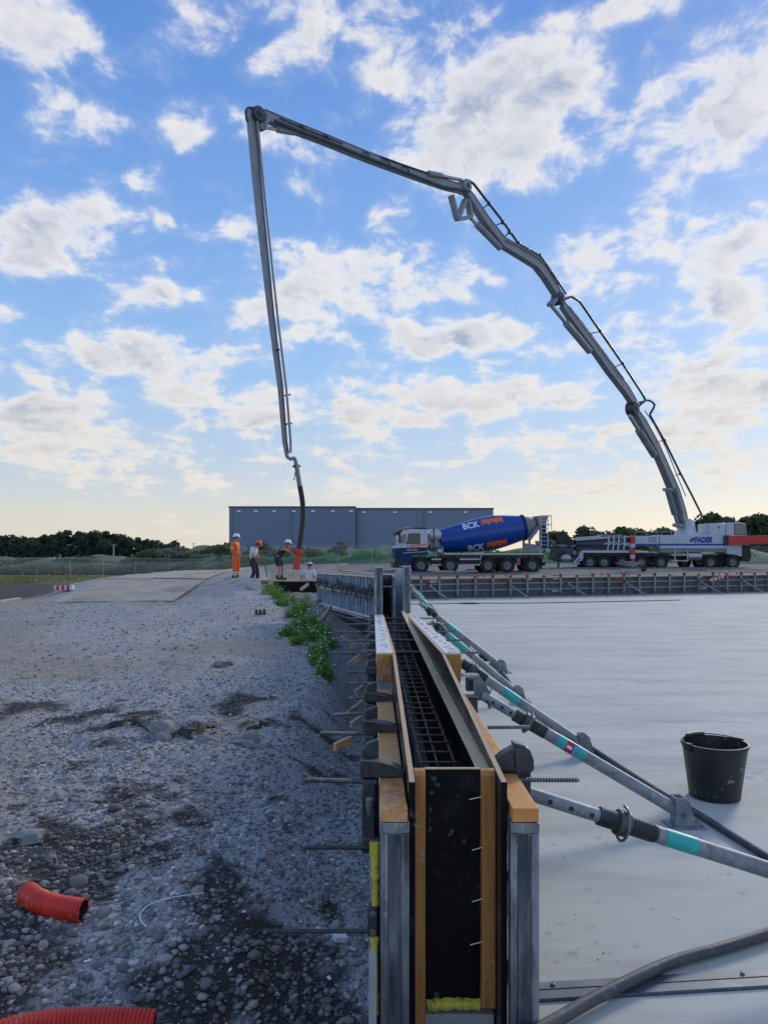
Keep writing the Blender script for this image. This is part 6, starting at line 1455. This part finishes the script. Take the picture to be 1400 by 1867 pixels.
def bank(name, x0, x1, y0, y1, hf, mat, seed, nx=90, ny=14, bz=-.7):
    X, Y = np.meshgrid(np.linspace(x0, x1, nx), np.linspace(y0, y1, ny)); u = (Y-y0)/(y1-y0); v = (X-x0)/(x1-x0)
    Z = bz+hf(X, v)*np.sin(np.pi*np.clip(u, 0, 1))**.7*np.clip(np.minimum(v, 1-v)*14, 0, 1)+fbm(X, Y, .25, 4, seed)*.9*np.sin(np.pi*u)
    m = MB(); m.v = [tuple(p) for p in np.stack([X, Y, Z], -1).reshape(-1, 3)]; m.f = [(j*nx+i, j*nx+i+1, (j+1)*nx+i+1, (j+1)*nx+i) for j in range(ny-1) for i in range(nx-1)]
    struct(name, m, mat, 80)
bank('earth_bank', -85, -17, 95, 118, lambda X, v: 1.0+.6*v, 'bank_soil', 71)
bank('earth_bank', -40, -4, 118, 140, lambda X, v: 2.2+.7*np.sin(v*5), 'bank_soil', 72)
bank('grass_bank', -42, 12, 142, 175, lambda X, v: 3.1+.25*np.sin(X*.3), 'bank_green', 73)
bank('grass_bank', -10, 60, 100, 128, lambda X, v: 2.2+.3*np.sin(X*.4), 'bank_green', 74)
bank('earth_bank', -2.4, .9, 44, 48, lambda X, v: .62, 'bank_soil', 75, 30, 12, -.05)
def brush(name, label, x0, x1, y0, y1, zf, n, leaf, seed, mat='brush'):
    g = np.random.default_rng(seed); x = g.uniform(x0, x1, n); y = g.uniform(y0, y1, n); z = zf(x, y); m = MB()
    for a, b_, c in zip(x, y, z):
        p = Vector((a, b_, c+leaf*.6*g.random())); nn = Vector((g.normal(), g.normal()-.7, g.normal()+.4)).normalized(); u = nn.orthogonal().normalized(); w = nn.cross(u); s_ = leaf*(.5+.9*g.random()); m.quadmesh([p+u*s_, p+w*s_*.6, p-u*s_, p-w*s_*.6], [(0, 1, 2, 3)])
    o = struct(name, m, mat, 0, 'stuff'); props(o, label, 'brush')
CL = lambda x, sc, sd: np.clip(fbm(x, x*0+sd, sc, 4, sd)+.35, 0, 1.2)
brush('brush', 'grey-green brush covering the earth bank behind the left fence', -62, -16, 99, 104, lambda x, y: -.7+(.7+2.2*CL(x, .35, 3))*np.random.default_rng(1).random(len(x))**.7, 7000, .30, 21)
brush('brush', 'taller brush on earth bank before the warehouse', -34, -6, 121, 126, lambda x, y: -.7+(1.6+2.8*CL(x, .3, 8))*np.random.default_rng(2).random(len(x))**.7, 5000, .32, 22)
brush('brush', 'low pale-green scrub along the fence on the left', -55, -14, 84, 90, lambda x, y: -.9+(.5+1.3*CL(x, .5, 12))*np.random.default_rng(4).random(len(x))**.8, 6000, .20, 24)
brush('brush', 'green brush along the bank behind the mixer truck', -26, 52, 104, 110, lambda x, y: -.7+(1.2+1.5*CL(x, .4, 5))*np.random.default_rng(3).random(len(x))**.7, 9000, .28, 23, 'leaf_green')
# warehouse
t = Thing('warehouse', 'large flat-roofed blue-grey warehouse behind the mixer truck', 'building'); D = 225.0
xa, xb, xc = P(418, 0, D).x, P(648, 0, D).x, P(899, 0, D+2).x; za, zb = P(0, 925.5, D).z, P(0, 928.5, D+2).z
m = MB(); m.box(xa, xb-.02, D, D+60, -2, za); t.add('left_wall_block', m, 'wall_panel'); m = MB(); m.box(xb+.02, xc, D+2, D+62, -2, zb); t.add('right_wall_block', m, 'wall_panel2')
t.add('parapet', MB().box(xa-.2, xb+.1, D-.25, D+60.2, za+.01, za+.4), 'trim_dark'); t.add('parapet', MB().box(xb+.15, xc+.2, D+1.75, D+62.2, zb+.01, zb+.4), 'trim_dark')
for x in (436, 467, 500, 536, 571, 607, 640): c = P(x, 932, D); m = MB(); m.box(c.x-.55, c.x+.55, D-.35, D-.02, c.z-.25, c.z+.22); t.add('wall_lamp', m, 'white_print')
for x in (663, 720, 784, 848): c = P(x, 934, D+2); m = MB(); m.box(c.x-.55, c.x+.55, D+1.65, D+1.98, c.z-.25, c.z+.22); t.add('wall_lamp', m, 'white_print')
for x in (423, 531): c = P(x, 0, D); t.add('downpipe', MB().box(c.x-.13, c.x+.13, D-.28, D-.02, -1, za-.2), 'truck_grey')
for x in (652, 772): c = P(x, 0, D+2); t.add('downpipe', MB().box(c.x-.13, c.x+.13, D+1.72, D+1.98, -1, zb-.2), 'truck_grey')
for x in np.arange(xa+18, xb-2, 18.0): t.add('panel_joint', MB().box(x-.03, x+.03, D-.03, D-.002, -2, za-.05), 'trim_dark')
for x in np.arange(xb+18, xc-2, 18.0): t.add('panel_joint', MB().box(x-.03, x+.03, D+1.97, D+1.998, -2, zb-.05), 'trim_dark')
t.done()
# trees
def tree_meshes(seed, mat, n=1500, w=4.2, h=9.5, leaf=.42):
    g = np.random.default_rng(seed); tr = MB(); top = h*.72
    tr.path([(0, 0, -1), (.1, 0, h*.25), (.05, .1, h*.5), (0, 0, top)], [.30, .24, .16, .05], 7)
    cl = []
    for i in range(13):
        a = g.uniform(0, 6.28); r = w*.62*math.sqrt(g.random()); z = h*(.30+.58*g.random()); r *= 1-.55*max(0, (z/h-.6)/.4); c = Vector((r*math.cos(a), r*math.sin(a), z)); cl.append((c, w*(.24+.20*g.random())))
        tr.path([(0, 0, z*.55), tuple(c*.6+Vector((0, 0, z*.2))), tuple(c)], [.10, .06, .02], 5)
    m = MB()
    for i in range(n):
        c, r = cl[int(g.integers(len(cl)))]; d = Vector(g.normal(size=3)).normalized()*r*(.55+.5*g.random()**.5); d.z *= .8; p = c+d; nn = (d.normalized()+Vector(g.normal(size=3))*.6).normalized(); u = nn.orthogonal().normalized(); ww = nn.cross(u); s_ = leaf*(.6+.8*g.random())
        m.quadmesh([p+u*s_, p+ww*s_*.7, p-u*s_, p-ww*s_*.7], [(0, 1, 2, 3)])
    return raw_mesh('trunk', tr.v, tr.f, 'bark'), raw_mesh('crown', m.v, m.f, mat, 0)
TF = [tree_meshes(100+i, 'leaf_far') for i in range(3)]; TM = [tree_meshes(200+i, 'leaf_mid') for i in range(3)]
def tree(label, x, y, z, s_, kinds, i, group):
    r = bpy.data.objects.new('leafy_tree', None); C.objects.link(r); r.location = (x, y, z); r.rotation_euler.z = i*1.7; r.scale = (s_*random.uniform(.95, 1.25), s_*random.uniform(.95, 1.25), s_); props(r, label, 'tree', group)
    for me, nm in zip(kinds[i % 3], ('trunk', 'crown')): o = bpy.data.objects.new(nm, me); C.objects.link(o); o.parent = r
tops = [(4, 975), (22, 972), (42, 976), (62, 978), (84, 972), (104, 968), (124, 965), (146, 966), (168, 966), (190, 967), (210, 970), (230, 974), (250, 978), (268, 980), (285, 986), (306, 990)]
for i, (px, py) in enumerate(tops):
    d = 290+random.uniform(-8, 8); p = P(px, py+2, d); tree(f'dark tree in wood at far left, {ORD[i]} from the left edge', p.x, d, -2, (p.z+2)/9.2, TF, i, 'dark wood at far left')
tops = [(1008, 970), (1030, 968), (1062, 962), (1090, 970), (1115, 968), (1138, 962), (1165, 965), (1190, 966), (1215, 964), (1240, 968), (1262, 950), (1296, 938), (1318, 945), (1345, 946), (1372, 940), (1398, 940), (1425, 944)]
for i, (px, py) in enumerate(tops):
    d = 185+random.uniform(-10, 10); p = P(px, py, d); tree(f'green tree in row behind the pump truck, {ORD[i]} from the left', p.x, d, -1.5, (p.z+1.5)/9.2, TM, i, 'tree row at right')
# low bushes joining the tree rows at their foot
def hedge(name, x0, x1, y, h, n, mat, seed, leaf):
    g = np.random.default_rng(seed); x = g.uniform(x0, x1, n); hh = h*(.55+.45*np.abs(np.sin(x*.35+seed)))*1.0; z = -1.8+hh*g.random(n)**.8*1.0+1.0; yy = y+g.uniform(-3, 3, n); m = MB()
    for a, b_, c in zip(x, yy, z):
        p = Vector((a, b_, c)); nn = Vector((g.normal(), g.normal()-.8, g.normal()+.5)).normalized(); u = nn.orthogonal().normalized(); w = nn.cross(u); s_ = leaf*(.6+.8*g.random()); m.quadmesh([p+u*s_, p+w*s_*.7, p-u*s_, p-w*s_*.7], [(0, 1, 2, 3)])
    o = struct(name, m, mat, 0, 'stuff'); props(o, 'dense undergrowth at the foot of the '+('left wood' if x0 < 0 else 'tree row at right'), 'undergrowth')
hedge('undergrowth', -146, -76, 284, 6.5, 5000, 'leaf_far', 3, .6); hedge('undergrowth', 36, 100, 180, 5.0, 6000, 'leaf_mid', 5, .42)
# rough grass below the fence
def grass(n=6000):
    g = np.random.default_rng(11); m = MB(); x = g.uniform(-42, -14, n); y = g.uniform(56, 79, n); ok = fbm(x, y, .12, 3, 5)+.25*sst(y, 60, 72) > .08; x, y = x[ok], y[ok]; z = gz(x, y)
    for a, b_, c in zip(x, y, z):
        h = g.uniform(.15, .45); d = g.uniform(-.12, .12); m.quadmesh([(a-.04, b_, c), (a+.04, b_, c), (a+d, b_, c+h)], [(0, 1, 2)])
    o = struct('grass', m, 'grass', 0, 'stuff'); props(o, 'rough yellow-green grass strip below the left fence', 'grass')
grass()
def grit(n=420):
    g = np.random.default_rng(17); m = MB()
    for _ in range(n//3):
        y = 2.9+g.random()**2*12; x = .62+g.random()*(y*.55); s_ = .0015+.004*g.random()**3; a = g.uniform(0, 6.28); c, q = math.cos(a)*s_, math.sin(a)*s_
        m.hexa([(x-c, y-q, .001), (x+q, y-c, .001), (x+c, y+q, .001), (x-q, y+c, .001), (x-c*.5, y-q*.4, s_), (x+q*.4, y-c*.6, s_), (x+c*.4, y+q*.5, s_), (x-q*.6, y+c*.5, s_)])
    o = struct('grit', m, 'lump', 0, 'stuff'); props(o, 'tiny grit scattered on the slab', 'grit')
grit()
# poles far behind
for i, (px, py, d) in enumerate(((208, 993, 150), (353, 990, 200))):
    p = P(px, py, d); m = MB(); m.tube((p.x, d, -1), (p.x, d, p.z), .12, n=6); m.tube((p.x-.6, d, p.z-.1), (p.x+.6, d, p.z-.1), .05, n=5); single('lamp_pole', ('thin pole rising above the left fence', 'thin pole on horizon left of the warehouse')[i], 'pole', m, 'fence_metal')
